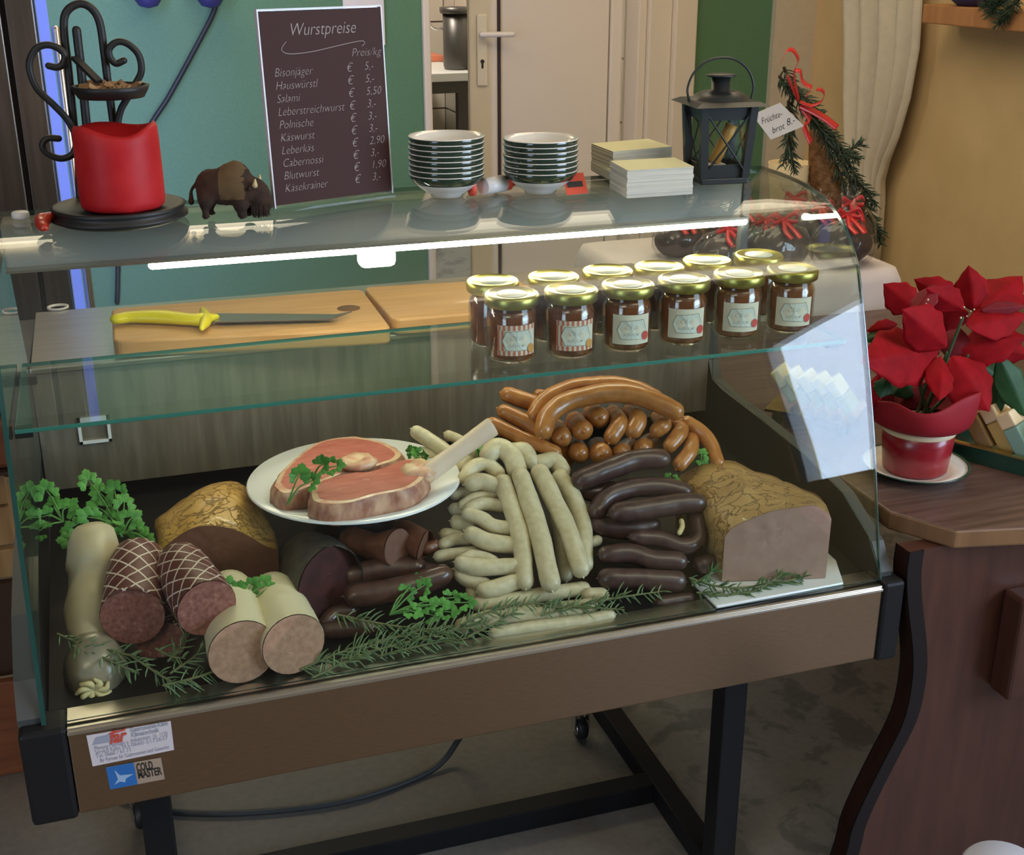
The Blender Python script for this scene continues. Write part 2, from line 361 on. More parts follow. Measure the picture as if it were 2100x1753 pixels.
nmat('raw_meat', (.46, .115, .085), (.56, .18, .13), 30, .4, bump=.2, coat=.2, stretch=(1, 3, 1), c3=(.70, .38, .27)); nmat('meat_fat', (.74, .52, .33), (.62, .28, .18), 40, .42, bump=.3, coat=.2, lo=.45, hi=.62)
nmat('meat_side', (.30, .105, .06), (.60, .36, .24), 28, .5, bump=.5, stretch=(2, 2, 1)); nmat('bone', (.78, .57, .42), (.83, .66, .50), 15, .45, coat=.2)
nmat('parsley', (.045, .20, .022), (.10, .33, .05), 40, .5); mat('parsley_stem', (.10, .26, .05), .5)
mat('plant_stem', (.03, .07, .02), .6)
nmat('rosemary', (.11, .19, .075), (.20, .29, .13), 60, .55); mat('rosemary_stem', (.14, .15, .06), .6)
mat('porcelain', (.82, .80, .74), .12, coat=.5); mat('platter_white', (.86, .87, .88), .15, coat=.5); mat('green_glaze', (.014, .045, .03), .1, coat=.6); mat('bowl_green', (.02, .04, .024), .12, coat=.6)
nmat('board_wood', (.52, .29, .095), (.62, .37, .14), 4, .5, stretch=(1, 12, 12)); mat('knife_yellow', (.80, .72, .015), .35); mat('blade_steel', (.30, .28, .26), .3, metal=1); mat('cutout_dark', (.13, .06, .02), .7)
mat('jar_glass_edge', (.8, .8, .8), .05); nmat('sauce', (.13, .032, .008), (.19, .055, .014), 60, .12, coat=1.0); mat('lid_gold', (.40, .36, .09), .34, metal=1); mat('lid_sticker', (.80, .80, .66), .5)
mat('label_cream', (.70, .66, .52), .7); mat('label_panel', (.62, .66, .58), .7); mat('ink', (.03, .03, .03), .7); mat('label_red', (.55, .06, .05), .6); mat('label_frame', (.30, .27, .17), .7); mat('label_stripe', (.58, .16, .10), .7); mat('label_orange', (.62, .30, .07), .6)
nmat('red_wax', (.42, .008, .012), (.52, .02, .022), 18, .5, bump=.1, spec=.3)
nmat('chili_red', (.38, .02, .012), (.5, .05, .02), 30, .35, coat=.4); nmat('bark', (.18, .09, .04), (.35, .20, .08), 60, .7)
mat('board_brown', (.052, .020, .016), .6, spec=.2); mat('chalk', (.42, .36, .33), .9); mat('paper_white', (.78, .76, .72), .8); mat('paper_yellow', (.74, .72, .42), .8); nmat('card_edge', (.50, .49, .40), (.64, .62, .52), 8, .85, stretch=(1, 1, 90))
mat('tag_red', (.75, .09, .05), .6); mat('white_plastic', (.8, .8, .78), .35)
mat('lantern_metal', (.022, .026, .025), .38, metal=.2); mat('candle_amber', (.75, .42, .10), .4); mat('candle_white', (.8, .8, .8), .4)
mat('ribbon_red', (.62, .025, .03), .32, coat=.3); nmat('fir_needle', (.022, .055, .030), (.055, .10, .055), 50, .45, coat=.15); mat('fir_stem', (.06, .045, .025), .8); nmat('fir_young', (.06, .09, .03), (.10, .13, .05), 50, .5)
m = nmat('wicker', (.22, .10, .035), (.42, .22, .085), 60, .6, bump=.6)
m = nmat('wicker_light', (.42, .25, .09), (.55, .34, .13), 40, .6, bump=.6)
nmat('fruit_bread', (.035, .022, .018), (.075, .048, .04), 24, .6, bump=.6); nmat('table_linen', (.70, .64, .62), (.74, .68, .67), 10, .9)
nmat('counter_wood', (.075, .042, .033), (.13, .078, .06), 6, .36, stretch=(1, 14, 1), bump=.1); nmat('counter_edge', (.17, .085, .035), (.22, .115, .05), 9, .4, stretch=(4, 4, 1))
nmat('cherry_panel', (.050, .016, .009), (.072, .025, .014), 5, .42, stretch=(9, 9, 1)); mat('edge_band', (.010, .007, .007), .5, spec=.25); mat('stool_grey', (.42, .44, .50), .6)
nmat('bract_red', (.20, .002, .005), (.29, .004, .009), 30, .7, spec=.12, bump=.25); nmat('leaf_green', (.012, .055, .016), (.025, .085, .028), 30, .55, spec=.3); nmat('bract_shade_red', (.13, .005, .010), (.19, .008, .012), 30, .6, spec=.2)
nmat('pot_foil', (.24, .006, .014), (.32, .012, .022), 20, .3, coat=.2); mat('foil_collar', (.26, .010, .018), .6, spec=.25); mat('cyathia', (.75, .62, .40), .5)
mat('tray_green', (.012, .055, .035), .25, coat=.4); mat('tray_gold', (.60, .47, .16), .25, metal=1); mat('packet_yellow', (.68, .62, .28), .4, coat=.6); mat('packet_green', (.32, .38, .12), .4, coat=.6)
mat('soap_cream', (.74, .60, .36), .5); mat('soap_teal', (.22, .40, .33), .5); mat('soap_brown', (.30, .19, .07), .5); mat('soap_gold', (.58, .40, .11), .5)
mat('sticker_white', (.60, .56, .58), .5); mat('sticker_grey', (.30, .33, .40), .5); mat('sticker_red', (.55, .07, .05), .5); mat('sticker_ink', (.30, .29, .38), .6); mat('sticker_blue', (.025, .14, .42), .45); mat('sticker_pale', (.30, .44, .62), .5); mat('sticker_black', (.03, .026, .02), .5); mat('sticker_film', (.36, .27, .20), .4)
mat('cable_black', (.015, .02, .02), .5); mat('cable_grey', (.06, .065, .065), .5); mat('violet_dark', (.04, .035, .12), .5); mat('rubber', (.02, .02, .02), .5)
mat('daylight_frame', (.5, .5, .5), .5)
nmat('bison_fur', (.05, .022, .010), (.022, .012, .007), 50, .9, bump=.8)
nmat('herb_green', (.03, .10, .03), (.06, .17, .05), 60, .55)
# ================================================================ SETTING
YW, XR = 4.5, 2.72
mb = MB().box(-3.2, 7, -3.6, 10, FZ - .05, FZ); struct(mb, 'floor', 'floor_concrete', 'stained grey concrete floor', 'floor', origin=(0, 0, FZ))
mb = MB().box(-3.2, 7, -3.6, 10, 2.7, 2.76); struct(mb, 'ceiling', 'ceiling_paint', 'plain ceiling over the shop', 'ceiling')
xl0, xl1 = on(869, 200, 'y', YW).x, on(882, 100, 'y', YW).x
xh = on(1308, 100, 'y', YW).x; xf1 = on(1421, 0, 'y', YW).x; xg1 = on(1585, 0, 'y', YW).x
mb = MB().box(-3.2, xl0, YW, YW + .12, FZ, 2.7).box(xf1, xg1, YW, YW + .12, FZ, 2.7).box(xl0, xf1, YW, YW + .12, 2.1, 2.7)
struct(mb, 'wall_back', 'green_paint', 'green painted wall behind the counter', 'wall')
mb = MB().box(xg1, XR + .05, YW - .03, YW + .12, FZ, 2.7); struct(mb, 'wall_corner', 'cream_paint', 'narrow cream wall strip at the right corner', 'wall')
WY0, WY1, WZ1 = -1.62, .75, 2.0
WZ0 = .86
mb = MB().box(XR, XR + .12, WY1, YW + .12, FZ, 2.7).box(XR, XR + .12, -3.6, WY0, FZ, 2.7).box(XR, XR + .12, WY0, WY1, WZ1, 2.7).box(XR, XR + .12, WY0, WY1, FZ, WZ0)
struct(mb, 'wall_right', 'yellow_plaster', 'ochre yellow plaster wall on the right', 'wall')
mb = MB().box(-3.2, XR, -3.6, -3.5, FZ, 2.7); struct(mb, 'wall_front', 'shop_wall', 'dark wall behind the viewer', 'wall')
LY0, LY1, LZ0, LZ1 = -2.4, -.4, .25, 2.1
mb = MB().box(-3.3, -3.2, -3.6, LY0, FZ, 2.7).box(-3.3, -3.2, LY1, 10, FZ, 2.7).box(-3.3, -3.2, LY0, LY1, FZ, LZ0).box(-3.3, -3.2, LY0, LY1, LZ1, 2.7); struct(mb, 'wall_left', 'shop_wall', 'dark wall at the far left', 'wall')
wl = struct(MB().box(-3.28, -3.22, LY0, LY0 + .05, LZ0, LZ1).box(-3.28, -3.22, LY1 - .05, LY1, LZ0, LZ1).box(-3.28, -3.22, LY0 + .05, LY1 - .05, LZ1 - .05, LZ1), 'fill_window', 'daylight_frame', 'unseen window added in the left wall for fill light', 'window')  # added unseen opening, lets cool fill light in under the case
MB().box(-3.255, -3.245, LY0 + .05, LY1 - .05, LZ0, LZ1 - .05).build('pane', 'thin_glass', wl)
# glazed door behind the viewer on the right, daylight outside
wf = struct(MB().box(XR + .02, XR + .08, WY0, WY0 + .05, WZ0, WZ1).box(XR + .02, XR + .08, WY1 - .05, WY1, WZ0, WZ1).box(XR + .02, XR + .08, WY0 + .05, WY1 - .05, WZ1 - .05, WZ1), 'window_1', 'daylight_frame', 'tall glazed opening in the right wall', 'window')
MB().box(XR + .045, XR + .055, WY0 + .05, WY1 - .05, WZ0, WZ1 - .05).build('pane', 'thin_glass', wf)
# door frame and door
mb = MB().box(xl0, xl1, YW - .02, YW + .14, FZ, 2.12).box(xh, xh + .035, YW - .0, YW + .14, FZ, 2.12).box(xl1, xh, YW - .02, YW + .14, 2.08, 2.12)
mb.box(xh + .035, xf1 - .09, YW - .02, YW + .1, FZ, 2.12).box(xf1 - .09, xf1, YW - .05, YW + .1, FZ, 2.12)
struct(mb, 'trim_1', 'white_upvc', 'white door frame', 'door frame', bevel=.006)
# door leaf, swung into the kitchen about the right jamb
hx, hy = xh - .018, YW + .10
da = math.radians(10); rr_ = on(962, 150, 'y', 1.0).x
W_ = (hx - rr_ * hy) / (math.cos(da) + rr_ * math.sin(da))
ux = V((-math.cos(da), math.sin(da), 0)); uy = V((-math.sin(da), -math.cos(da), 0))   # along leaf, towards viewer
H0 = V((hx, hy, 0))
def dp(u, w, z): return H0 + ux * u + uy * w + V((0, 0, z))
def dbox(mb, u0, u1, w0, w1, z0, z1, m=0): return mb.hexa([dp(u0, w0, z0), dp(u1, w0, z0), dp(u1, w1, z0), dp(u0, w1, z0), dp(u0, w0, z1), dp(u1, w0, z1), dp(u1, w1, z1), dp(u0, w1, z1)], m)
dm = MB(); dbox(dm, 0, .05, -.05, .0, FZ + .01, 2.06); dbox(dm, W_ - .11, W_, -.05, .0, FZ + .01, 2.06); dbox(dm, .05, W_ - .11, -.05, 0, FZ + .01, .12); dbox(dm, .05, W_ - .11, -.05, 0, 1.95, 2.06)
door = tag(dm.build('door_1', 'white_upvc', bevel=.008), 'white door standing ajar to the kitchen', 'door', kind='structure')
pm = MB(); dbox(pm, .056, W_ - .122, -.042, -.012, .125, 1.945); pm.build('door_panel', 'white_upvc', door)
gm = MB(); dbox(gm, W_ - .122, W_ - .109, -.03, -.004, .12, 1.95); gm.build('gasket', 'gasket', door)
hz = on(985, 58, 'y', YW + .5).z
hm = MB(); dbox(hm, W_ - .07, W_ - .03, 0, .012, hz - .19, hz + .07); pl = hm.build('handle_plate', 'door_fur', door, bevel=.005)
hm = MB(); hm.tube([dp(W_ - .05, .01, hz), dp(W_ - .05, .05, hz)], .010, 10).tube([dp(W_ - .045, .05, hz), dp(W_ - .16, .052, hz)], .0105, 10); hm.build('door_handle', 'door_fur', door)
km = MB(); km.tube([dp(W_ - .05, .010, hz - .10), dp(W_ - .05, .0135, hz - .10)], .008, 10, caps=(2, 2)); dbox(km, W_ - .054, W_ - .046, .0125, .0138, hz - .125, hz - .10); km.build('keyhole', 'gasket', door)
# kitchen beyond
mb = MB().box(-3.2, 2.5, 9.0, 9.1, FZ, 2.7); struct(mb, 'wall_kitchen', 'white_tile', 'white tiled kitchen wall', 'wall', origin=(.06, 9, .06))
mb = MB().box(2.46, 2.56, 4.63, 9.0, FZ, 2.7); struct(mb, 'wall_kitchen_side', 'white_tile', 'white tiled side wall of the kitchen', 'wall', origin=(2.46, .02, .06))
kt = thing('kitchen_table', 'white topped kitchen worktable seen through the door gap', 'table', (1.9, 8.0, 0))
x0k = 1.2; x1k = on(962, 150, 'z', .76).x + .02
MB().box(x0k, 2.20, 7.4, 8.9, .71, .76).build('table_top', 'worktop_white', kt, bevel=.004)
MB().box(x0k, 2.18, 7.43, 8.88, .64, .71).build('apron', 'grey_steel_dark', kt)
for lx, ly in ((2.14, 7.46), (2.14, 8.85), (1.24, 7.46), (1.24, 8.85)): MB().box(lx - .03, lx + .03, ly - .03, ly + .03, FZ, .64).build('leg', 'grey_steel_dark', kt)
tag(MB().box(1.5, 2.22, 8.15, 8.8, .761, .80).build('cutting_board', 'red_board', bevel=.006), 'orange red cutting board lying on the kitchen worktable', 'cutting board')
kp = on(953, 128, 'z', .76); kp = V((2.16, 7.62, .761))
pt = thing('steel_pot', 'tall grey steel pot on the kitchen worktable', 'pot', kp)
MB().lathe([(0, 0), (.075, 0), (.082, .02), (.082, .33), (.078, .33), (.076, .03), (0, .025)], kp, 24).build('body', 'grey_steel_dark', pt)
MB().lathe([(.095, .325), (.10, .335), (.10, .36), (0, .365)], kp, 24).build('lid', 'grey_steel_dark', pt)
MB().tube([kp + V((-.08, 0, .24)), kp + V((-.14, 0, .24)), kp + V((-.19, -.01, .30))], .007, 8).build('handle', 'chrome', pt)
lamp = tag(MB().lathe([(0, 0), (.2, 0), (.2, .05), (0, .05)], (1.3, 7.2, 2.64), 32).build('kitchen_lamp', 'kitchen_lamp_glow'), 'round kitchen ceiling lamp', 'lamp')
for k, (lx, ly, lb) in enumerate(((.1, 4.0, 'rectangular ceiling light over the rear of the shop'), (-1.2, -.4, 'rectangular ceiling light nearest the left wall'), (1.6, .4, 'rectangular ceiling light nearest the right wall'), (1.5, 2.9, 'unseen rectangular ceiling light added above the clothed table'))):  # the one above the clothed table is added to brighten door and breads
    t = thing('ceiling_light', lb, 'lamp', (lx, ly, 2.7), 'ceiling lights')
    MB().box(lx - .6, lx + .6, ly - .3, ly + .3, 2.42, 2.46).build('diffuser', 'ceiling_lamp_glow', t)
    for (x, y) in ((lx - .5, ly), (lx + .5, ly)): MB().box(x - .004, x + .004, y - .004, y + .004, 2.461, 2.7).build('hanger', 'black_steel', t)
# curtain by the corner
def cy(px, py): return on(px, py, 'x', XR - .06)
rows = []
for (py, xa, xb) in ((-60, 1733, 1897), (0, 1735, 1892), (100, 1737, 1886), (200, 1736, 1868), (280, 1738, 1845), (330, 1746, 1822), (370, 1757, 1808), (420, 1764, 1806), (480, 1768, 1800), (560, 1770, 1790)):
    r = []
    for k in range(61):
        t = k / 60; p = cy(xa + (xb - xa) * t, py)
        wv = math.sin(t * PI * 9 + .6 * math.sin(t * 7)) * .02 + math.sin(t * PI * 4.2) * .012
        r.append(p + V((-wv - .0, 0, 0)))
    rows.append(r)
tag(MB().grid(rows).build('curtain', 'curtain_cloth', solid=.003), 'cream gathered curtain hanging beside the ochre wall', 'curtain')
# wall shelf upper right
sa, sb = on(1889, 47, 'x', XR - .14), on(2140, 66, 'x', XR - .14)
ws = thing('wall_shelf', 'orange brown pine shelf on the ochre wall', 'shelf', (XR - .07, (sa.y + sb.y) / 2 - .2, sa.z))
zt = on(1889, 8, 'x', XR - .14).z
MB().box(XR - .14, XR - .001, sb.y - .5, sa.y, sa.z, zt).build('shelf_board', 'shelf_pine', ws, bevel=.004)
p = on(2000, -4, 'x', XR - .08)
tag(MB().lathe([(0, 0), (.05, 0), (.075, .02), (.08, .07), (.05, .09), (0, .09)], (XR - .08, p.y, zt + .001), 20).build('bowl', 'violet_dark'), 'dark blue bowl standing on the pine wall shelf', 'bowl')
# menu sheet pinned on the wall, dark baubles and a cable
q0, q1 = on(700, -60, 'y', YW - .006), on(790, 92, 'y', YW - .006)
tag(MB().box(q0.x, q1.x, YW - .008, YW - .001, q1.z, q0.z).build('paper_sheet', 'paper_white'), 'white paper sheet on the green wall behind the price board', 'paper')
cab = [on(452, -40, 'y', YW - .02), on(440, 20, 'y', YW - .02), on(400, 100, 'y', YW - .02), on(345, 200, 'y', YW - .02), on(300, 275, 'y', YW - .02), on(250, 420, 'y', YW - .02), on(240, 620, 'y', YW - .02)]
tag(MB().tube(cab, .0085, 8, 40).build('wall_cable', 'cable_black'), 'black cable hanging diagonally on the teal wall', 'cable')
for (px, lb) in ((302, 'dark violet bauble at the top of the teal wall'), (430, 'dark violet bauble beside the top of the hanging cable')):
    p = on(px, -16, 'y', YW - .07); tag(MB().lathe([(0, -.05), (.03, -.042), (.048, -.015), (.048, .015), (.03, .042), (.008, .05), (.008, .062), (0, .062)], p, 16).build('bauble', 'violet_dark'), lb, 'bauble', 'baubles on the teal wall')
# fridge with a blue light strip
YF = 3.55
fx = on(68, 0, 'y', YF).x; fs = on(8, 30, 'y', YF).x
fr = thing('refrigerator', 'tall stainless fridge at the left behind the counter', 'fridge', (fx - .5, YF + .35, 0))
MB().box(fx - 1.1, fx, YF + .05, YF + .75, FZ, 2.0).build('cabinet', 'fridge_steel', fr)
MB().box(fx - 1.1, fs - .008, YF, YF + .05, .05, 1.98).build('door', 'fridge_steel', fr, bevel=.004)
MB().box(fs + .004, fx - .002, YF + .002, YF + .05, .05, 1.98).build('door', 'fridge_steel', fr, bevel=.004)
MB().box(fs - .008, fs + .004, YF + .03, YF + .05, .05, 1.98).build('seal', 'gasket', fr)
tag(MB().box(fx + .004, fx + .030, YF, YF + .03, FZ, 1.9).build('light_strip', 'led_blue'), 'vertical blue light strip along the fridge edge', 'light')
px0 = on(104, 62, 'y', YF).x
tag(MB().tube([V((px0 + .012, YF + .02, FZ + .02)), V((px0 + .012, YF + .02, on(104, 62, 'y', YF).z))], .011, 12, caps=(1, 1)).build('steel_pole', 'trim_steel'), 'slim upright steel pole beside the blue light strip', 'pole')
# wooden crate shelf on the far left
YC = 2.35
def cb(mb, x0, y0, x1, y1, d0=0, d1=.03, Y=YC):
    a, b2, c, d = on(x0, y1, 'y', Y), on(x1, y1, 'y', Y), on(x1, y0, 'y', Y), on(x0, y0, 'y', Y)
    xa, xb = min(a.x, d.x), max(b2.x, c.x)
    return mb.box(xa, xb, Y + d0, Y + d1, a.z, d.z)
cr = thing('wooden_rack', 'pine and red brown wooden rack at the left edge', 'rack', (on(20, 1515, 'y', YC).x, YC + .1, 0))
a = on(44, 1000, 'y', YC); zt2 = on(44, 975, 'y', YC).z
MB().box(a.x - .028, a.x, YC, YC + .03, FZ, zt2).build('post', 'crate_pine', cr, bevel=.002)
MB().box(a.x - .50, a.x + .008, YC - .02, YC, FZ, on(30, 1385, 'y', YC).z).build('front_board', 'crate_red', cr, bevel=.003)
zz = on(10, 1375, 'y', YC + .06).z
MB().box(a.x - .50, a.x - .03, YC + .04, YC + .06, zz, on(10, 1215, 'y', YC).z).build('lower_board', 'crate_dark', cr)
for k, (ya, yb) in enumerate(((1208, 1150), (1140, 1062), (1055, 985))):
    MB().box(a.x - .50, a.x - .03, YC + .05, YC + .07, on(10, ya, 'y', YC).z, on(10, yb, 'y', YC).z).build('slat', 'crate_pine', cr, bevel=.002)
MB().box(a.x - .50, a.x + .0, YC, YC + .25, on(10, 975, 'y', YC).z, on(10, 968, 'y', YC).z).build('top_board', 'crate_dark', cr)
z0 = on(10, 967, 'y', YC).z
mbk = MB().box(a.x - .50, a.x + .005, YC + .01, YC + .22, z0, z0 + .10); tag(mbk.build('wooden_box', 'crate_red', bevel=.012), 'reddish wooden box on top of the left rack', 'box')
mbk = MB().box(a.x - .50, a.x + .015, YC + .03, YC + .22, z0 + .101, z0 + .42); tag(mbk.build('wooden_crate', 'crate_red', bevel=.01), 'tall red brown crate stacked above the box on the left rack', 'crate')

# ================================================================ DISPLAY CASE
X0, X1 = -.143, 1.088
PROF = [(1.463, .551), (1.482, .618), (1.521, .767), (1.568, .910), (1.602, 1.004), (1.613, 1.025), (1.627, 1.043), (1.646, 1.063), (1.673, 1.084), (1.714, 1.102), (1.775, 1.115), (1.854, 1.1200), (1.928, 1.1205)]
dc = thing('display_case', 'curved glass refrigerated counter case full of sausages', 'display case', (.47, 1.78, .417))
mb = MB().box(-.12, 1.085, 1.45, 1.472, .417, .541); fp = mb.build('front_panel', 'panel_steel', dc, bevel=.003)
MB().box(-.12, 1.085, 1.4485, 1.4535, .5385, .5435).build('edge_strip', 'trim_steel', fp, bevel=.001)
MB().box(-.12, 1.085, 1.452, 1.503, .5415, .547).build('front_sill', 'trim_steel', dc, bevel=.001)
MB().box(-.14, 1.09, 1.47, 2.13, .419, .45).build('base_tray', 'black_plastic', dc)
MB().box(-.178, -.1205, 1.447, 1.50, .412, .552).build('end_cap', 'black_plastic', dc, bevel=.006)
MB().box(1.0855, 1.124, 1.447, 1.50, .412, .552).build('end_cap', 'black_plastic', dc, bevel=.006)
SP = [(1.47, .418), (2.13, .418), (2.14, .70), (2.46, .79), (2.46, .813), (2.10, .826), (2.082, .72), (2.063, .687), (2.02, .679), (1.857, .673), (1.72, .665), (1.594, .645), (1.50, .600), (1.47, .56)]
for xa, xb in ((-.178, -.146), (1.0905, 1.112)):
    mb = MB(); mb.prism([V((xa, y, z)) for y, z in SP], (xb - xa, 0, 0), 1, 1, 0); mb.build('side_panel', ['side_plastic', 'dark_deck'], dc)
mb = MB().hexa([V((X0, 1.503, .533)), V((X1, 1.503, .533)), V((X1, 2.12, .575)), V((X0, 2.12, .575)), V((X0, 1.503, .541)), V((X1, 1.503, .541)), V((X1, 2.12, .583)), V((X0, 2.12, .583))])
mb.build('food_deck', 'dark_deck', dc)
MB().box(X0, X1, 2.115, 2.13, .58, .82).build('rear_vent', 'dark_deck', dc)
bw = MB().box(X0, X1, 2.078, 2.086, .617, .828).build('back_wall', 'wall_steel', dc)
MB().box(X0, X1, 2.066, 2.10, .826, .838).build('rim', 'trim_steel', bw, bevel=.003)
a, b2 = on(157, 857, 'y', 2.078), on(230, 903, 'y', 2.078)
mb = MB(); 
for (xa, xb, za, zb) in ((a.x, b2.x, b2.z, b2.z + .005), (a.x, b2.x, a.z - .008, a.z), (a.x, a.x + .005, b2.z, a.z), (b2.x - .005, b2.x, b2.z, a.z)): mb.box(xa, xb, 2.074, 2.0779, za, zb)
mb.build('thermometer_frame', 'white_plastic', bw)
MB().box(X0, X1, 2.10, 2.46, .814, .826).build('rear_worktop', 'brushed_steel', dc)
# front glass: one curved sheet
def sheet(prof, th):
    out = []
    for i, (y, z) in enumerate(prof):
        a = prof[max(0, i - 1)]; c = prof[min(len(prof) - 1, i + 1)]; t = V((c[0] - a[0], c[1] - a[1])).normalized(); out.append((y + t.y * th, z - t.x * th))
    return out
PR = [(p.x, p.y) for p in catmull([V((y, z, 0)) for y, z in PROF], 48)]
INN = sheet(PR, .006)
mb = MB(); n = len(PR)
for (pr) in (PR, INN):
    i = mb.add([V((X0, y, z)) for y, z in pr]); j = mb.add([V((X1, y, z)) for y, z in pr])
    for k in range(n - 1): mb.face((i + k, i + k + 1, j + k + 1, j + k), 0, True)
for xe in (X0, X1):      # end edges, on vertices of their own so the sheet keeps flat shading normals
    i = mb.add([V((xe, y, z)) for y, z in PR]); j = mb.add([V((xe, y, z)) for y, z in INN])
    for k in range(n - 1): mb.face((i + k, i + k + 1, j + k + 1, j + k), 1)
for k in (0, n - 1): mb.poly([V((X0, *PR[k])), V((X1, *PR[k])), V((X1, *INN[k])), V((X0, *INN[k]))], 1)
fg = mb.build('curved_glass', ['pane_glass', 'glass_edge'], dc)
for nm, xa, xb in (('side_glass', X0 - .0065, X0 - .0005), ('side_glass', X1 + .0005, X1 + .0022)):
    ol = [V((xa, y, z)) for y, z in PR] + [V((xa, 2.075, .838)), V((xa, 2.06, .69)), V((xa, 1.86, .676)), V((xa, 1.72, .668)), V((xa, 1.594, .648)), V((xa, 1.51, .61))]
    MB().prism(ol, (xb - xa, 0, 0), 0, 0, 1).build(nm, ['pane_glass', 'glass_edge'], dc)
mb = MB(); mb.box(X0 + .003, X1 - .004, 1.613, 1.90, .893, .8995)
for k in range(6): mb.m[k] = 1 if k in (2, 3, 4, 5) else 0
sh = mb.build('glass_shelf', ['shelf_glass', 'shelf_edge'], dc, bevel=.0012)
sh['label'] = 'clear glass shelf with green edge'
for (x, y) in ((X0 + .012, 1.64), (X0 + .012, 1.86), (X1 - .012, 1.64), (X1 - .012, 1.86)): MB().box(x - .011, x + .011, y - .008, y + .008, .880, .8925).build('shelf_clip', 'black_plastic', dc)
MB().box(X0 + .003, 1.03, 1.875, 1.935, 1.046, 1.112).build('lamp_housing', 'housing_grey', dc, bevel=.004)
tb = MB().tube([V((.06, 1.868, 1.0395)), V((1.03, 1.868, 1.0395))], .006, 12).build('lamp_tube', 'lamp_white', dc); tb['label'] = 'glowing light tube under the curved top'
MB().box(X0 + .003, 1.03, 1.853, 1.885, 1.046, 1.050).build('lamp_lip', 'trim_steel', dc)
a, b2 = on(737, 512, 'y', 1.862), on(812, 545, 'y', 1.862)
MB().box(a.x, b2.x, 1.855, 1.89, b2.z, 1.044).build('lamp_clip', 'clip_glare', dc, bevel=.008)  # emission stands in for the overexposed glare on this clip
MB().box(1.028, 1.042, 1.872, 1.886, .9, 1.11).build('post', 'side_plastic', dc)
tag(MB().lathe([(.0165, 0), (.020, 0), (.020, .004), (.0165, .004), (.0165, 0)], on(119, 632, 'z', .8265), 24).build('plastic_ring', 'white_plastic'), 'small white ring lying on the worktop behind the glass', 'ring')
# stickers with writing on the front panel
def fpt(px, py, d=0): q = on(px, py, 'y', 1.4495); q.y -= d; return q
A, B, Cc, D = [fpt(x, y) for x, y in ((190, 1571), (357, 1537), (350, 1478), (177, 1508))]
s1 = MB().prism([A, B, Cc, D], (0, -.0006, 0)).build('info_sticker', 'sticker_white', dc)
ax = (B - A).normalized(); w_ = (B - A).length; ay = (D - A).normalized(); h_ = (D - A).length
def st(u, v, d=.0009): return A + ax * (u * w_) + ay * (v * h_) + V((0, -d, 0))
MB().prism([st(.05, .68), st(.33, .66), st(.33, .92), st(.11, .90)], (0, -.0002, 0)).build('logo_block', 'sticker_grey', s1)
lg = MB(); lg.merge(text_mb('far', .026, st(.25, .62, .0014), ax, ay, shear=.35, thin=.0008, sx=.9, maxw=.22 * w_)); lg.prism([st(.26, .90, .0014), st(.46, .94, .0014), st(.47, 1.0, .0014), st(.28, .96, .0014)], (0, -.0001, 0)); lg.build('logo_lettering', 'sticker_red', s1)
tm = MB()
tm.merge(text_mb('Gastronomie-Kälte', .0095, st(.52, .84), ax, ay, thin=.0002, maxw=.46 * w_)); tm.merge(text_mb('Klimatechnik', .0095, st(.52, .68), ax, ay, thin=.0002, maxw=.34 * w_)); tm.build('sticker_heading', 'sticker_grey', s1)
tm = MB()
for u, v, t in ((.06, .50, 'Planung Montage u.'), (.06, .37, 'Service Kälte 24 h'), (.06, .24, 'Tel. 0660 / 61 71'), (.10, .08, 'Ihr Partner für Gastronomie und Gewerbe'), (.50, .52, 'Industriestr. 16  1120'), (.50, .38, '0660-5172637')): tm.merge(text_mb(t, .0088, st(u, v), ax, ay, maxw=(.95 - u if u > .4 else (.42 if v > .2 else .84)) * w_))
tm.build('sticker_print', 'sticker_ink', s1)
A, B, Cc, D = [fpt(x, y) for x, y in ((226, 1618), (338, 1597), (330, 1553), (217, 1573))]
s2 = MB().prism([A, B, Cc, D], (0, -.0005, 0)).build('maker_sticker', 'sticker_film', dc)
ax = (B - A).normalized(); w_ = (B - A).length; ay = (D - A).normalized(); h_ = (D - A).length
MB().prism([st(0, 0, .0007), st(.50, 0, .0007), st(.50, 1, .0007), st(0, 1, .0007)], (0, -.0002, 0)).build('blue_field', 'sticker_blue', s2)
MB().prism([st(u, v, .001) for u, v in ((.09, .18), (.17, .40), (.14, .82), (.22, .55), (.46, .50), (.31, .36), (.29, .2), (.20, .28))], (0, -.0002, 0)).build('emblem', 'sticker_pale', s2)
tm = MB(); tm.merge(text_mb('COLD', .017, st(.53, .58, .0008), ax, ay, thin=.0006, maxw=.30 * w_)); tm.merge(text_mb('MASTER', .017, st(.53, .25, .0008), ax, ay, thin=.0006, maxw=.44 * w_)); tm.build('maker_lettering', 'sticker_black', s2)
# ================================================================ STAND, TROLLEY, CABLE
sd = thing('steel_stand', 'black square tube stand under the display case', 'stand', (.45, 1.9, 0))
lx = on(318, 1645, 'y', 1.60).x; rx = on(1498, 1405, 'y', 1.60).x; t2 = .0215
for (x, y) in ((lx, 1.60), (rx, 1.60), (lx, 2.22), (rx, 2.22)): MB().box(x - t2, x + t2, y - t2, y + t2, FZ, .412).build('leg', 'black_steel', sd, bevel=.002)
for x in (lx, rx):
    MB().box(x - t2, x + t2, 1.60 + t2, 2.22 - t2, FZ + .004, FZ + .047).build('foot_rail', 'black_steel', sd, bevel=.002)
    MB().box(x - t2, x + t2, 1.60 + t2, 2.22 - t2, .372, .412).build('top_rail', 'black_steel', sd, bevel=.002)
MB().box(lx + t2, rx - t2, 1.83, 1.873, FZ + .004, FZ + .047).build('stretcher', 'black_steel', sd, bevel=.002)
w1 = on(1190, 1512, 'z', FZ); w2 = on(292, 1706, 'z', FZ)
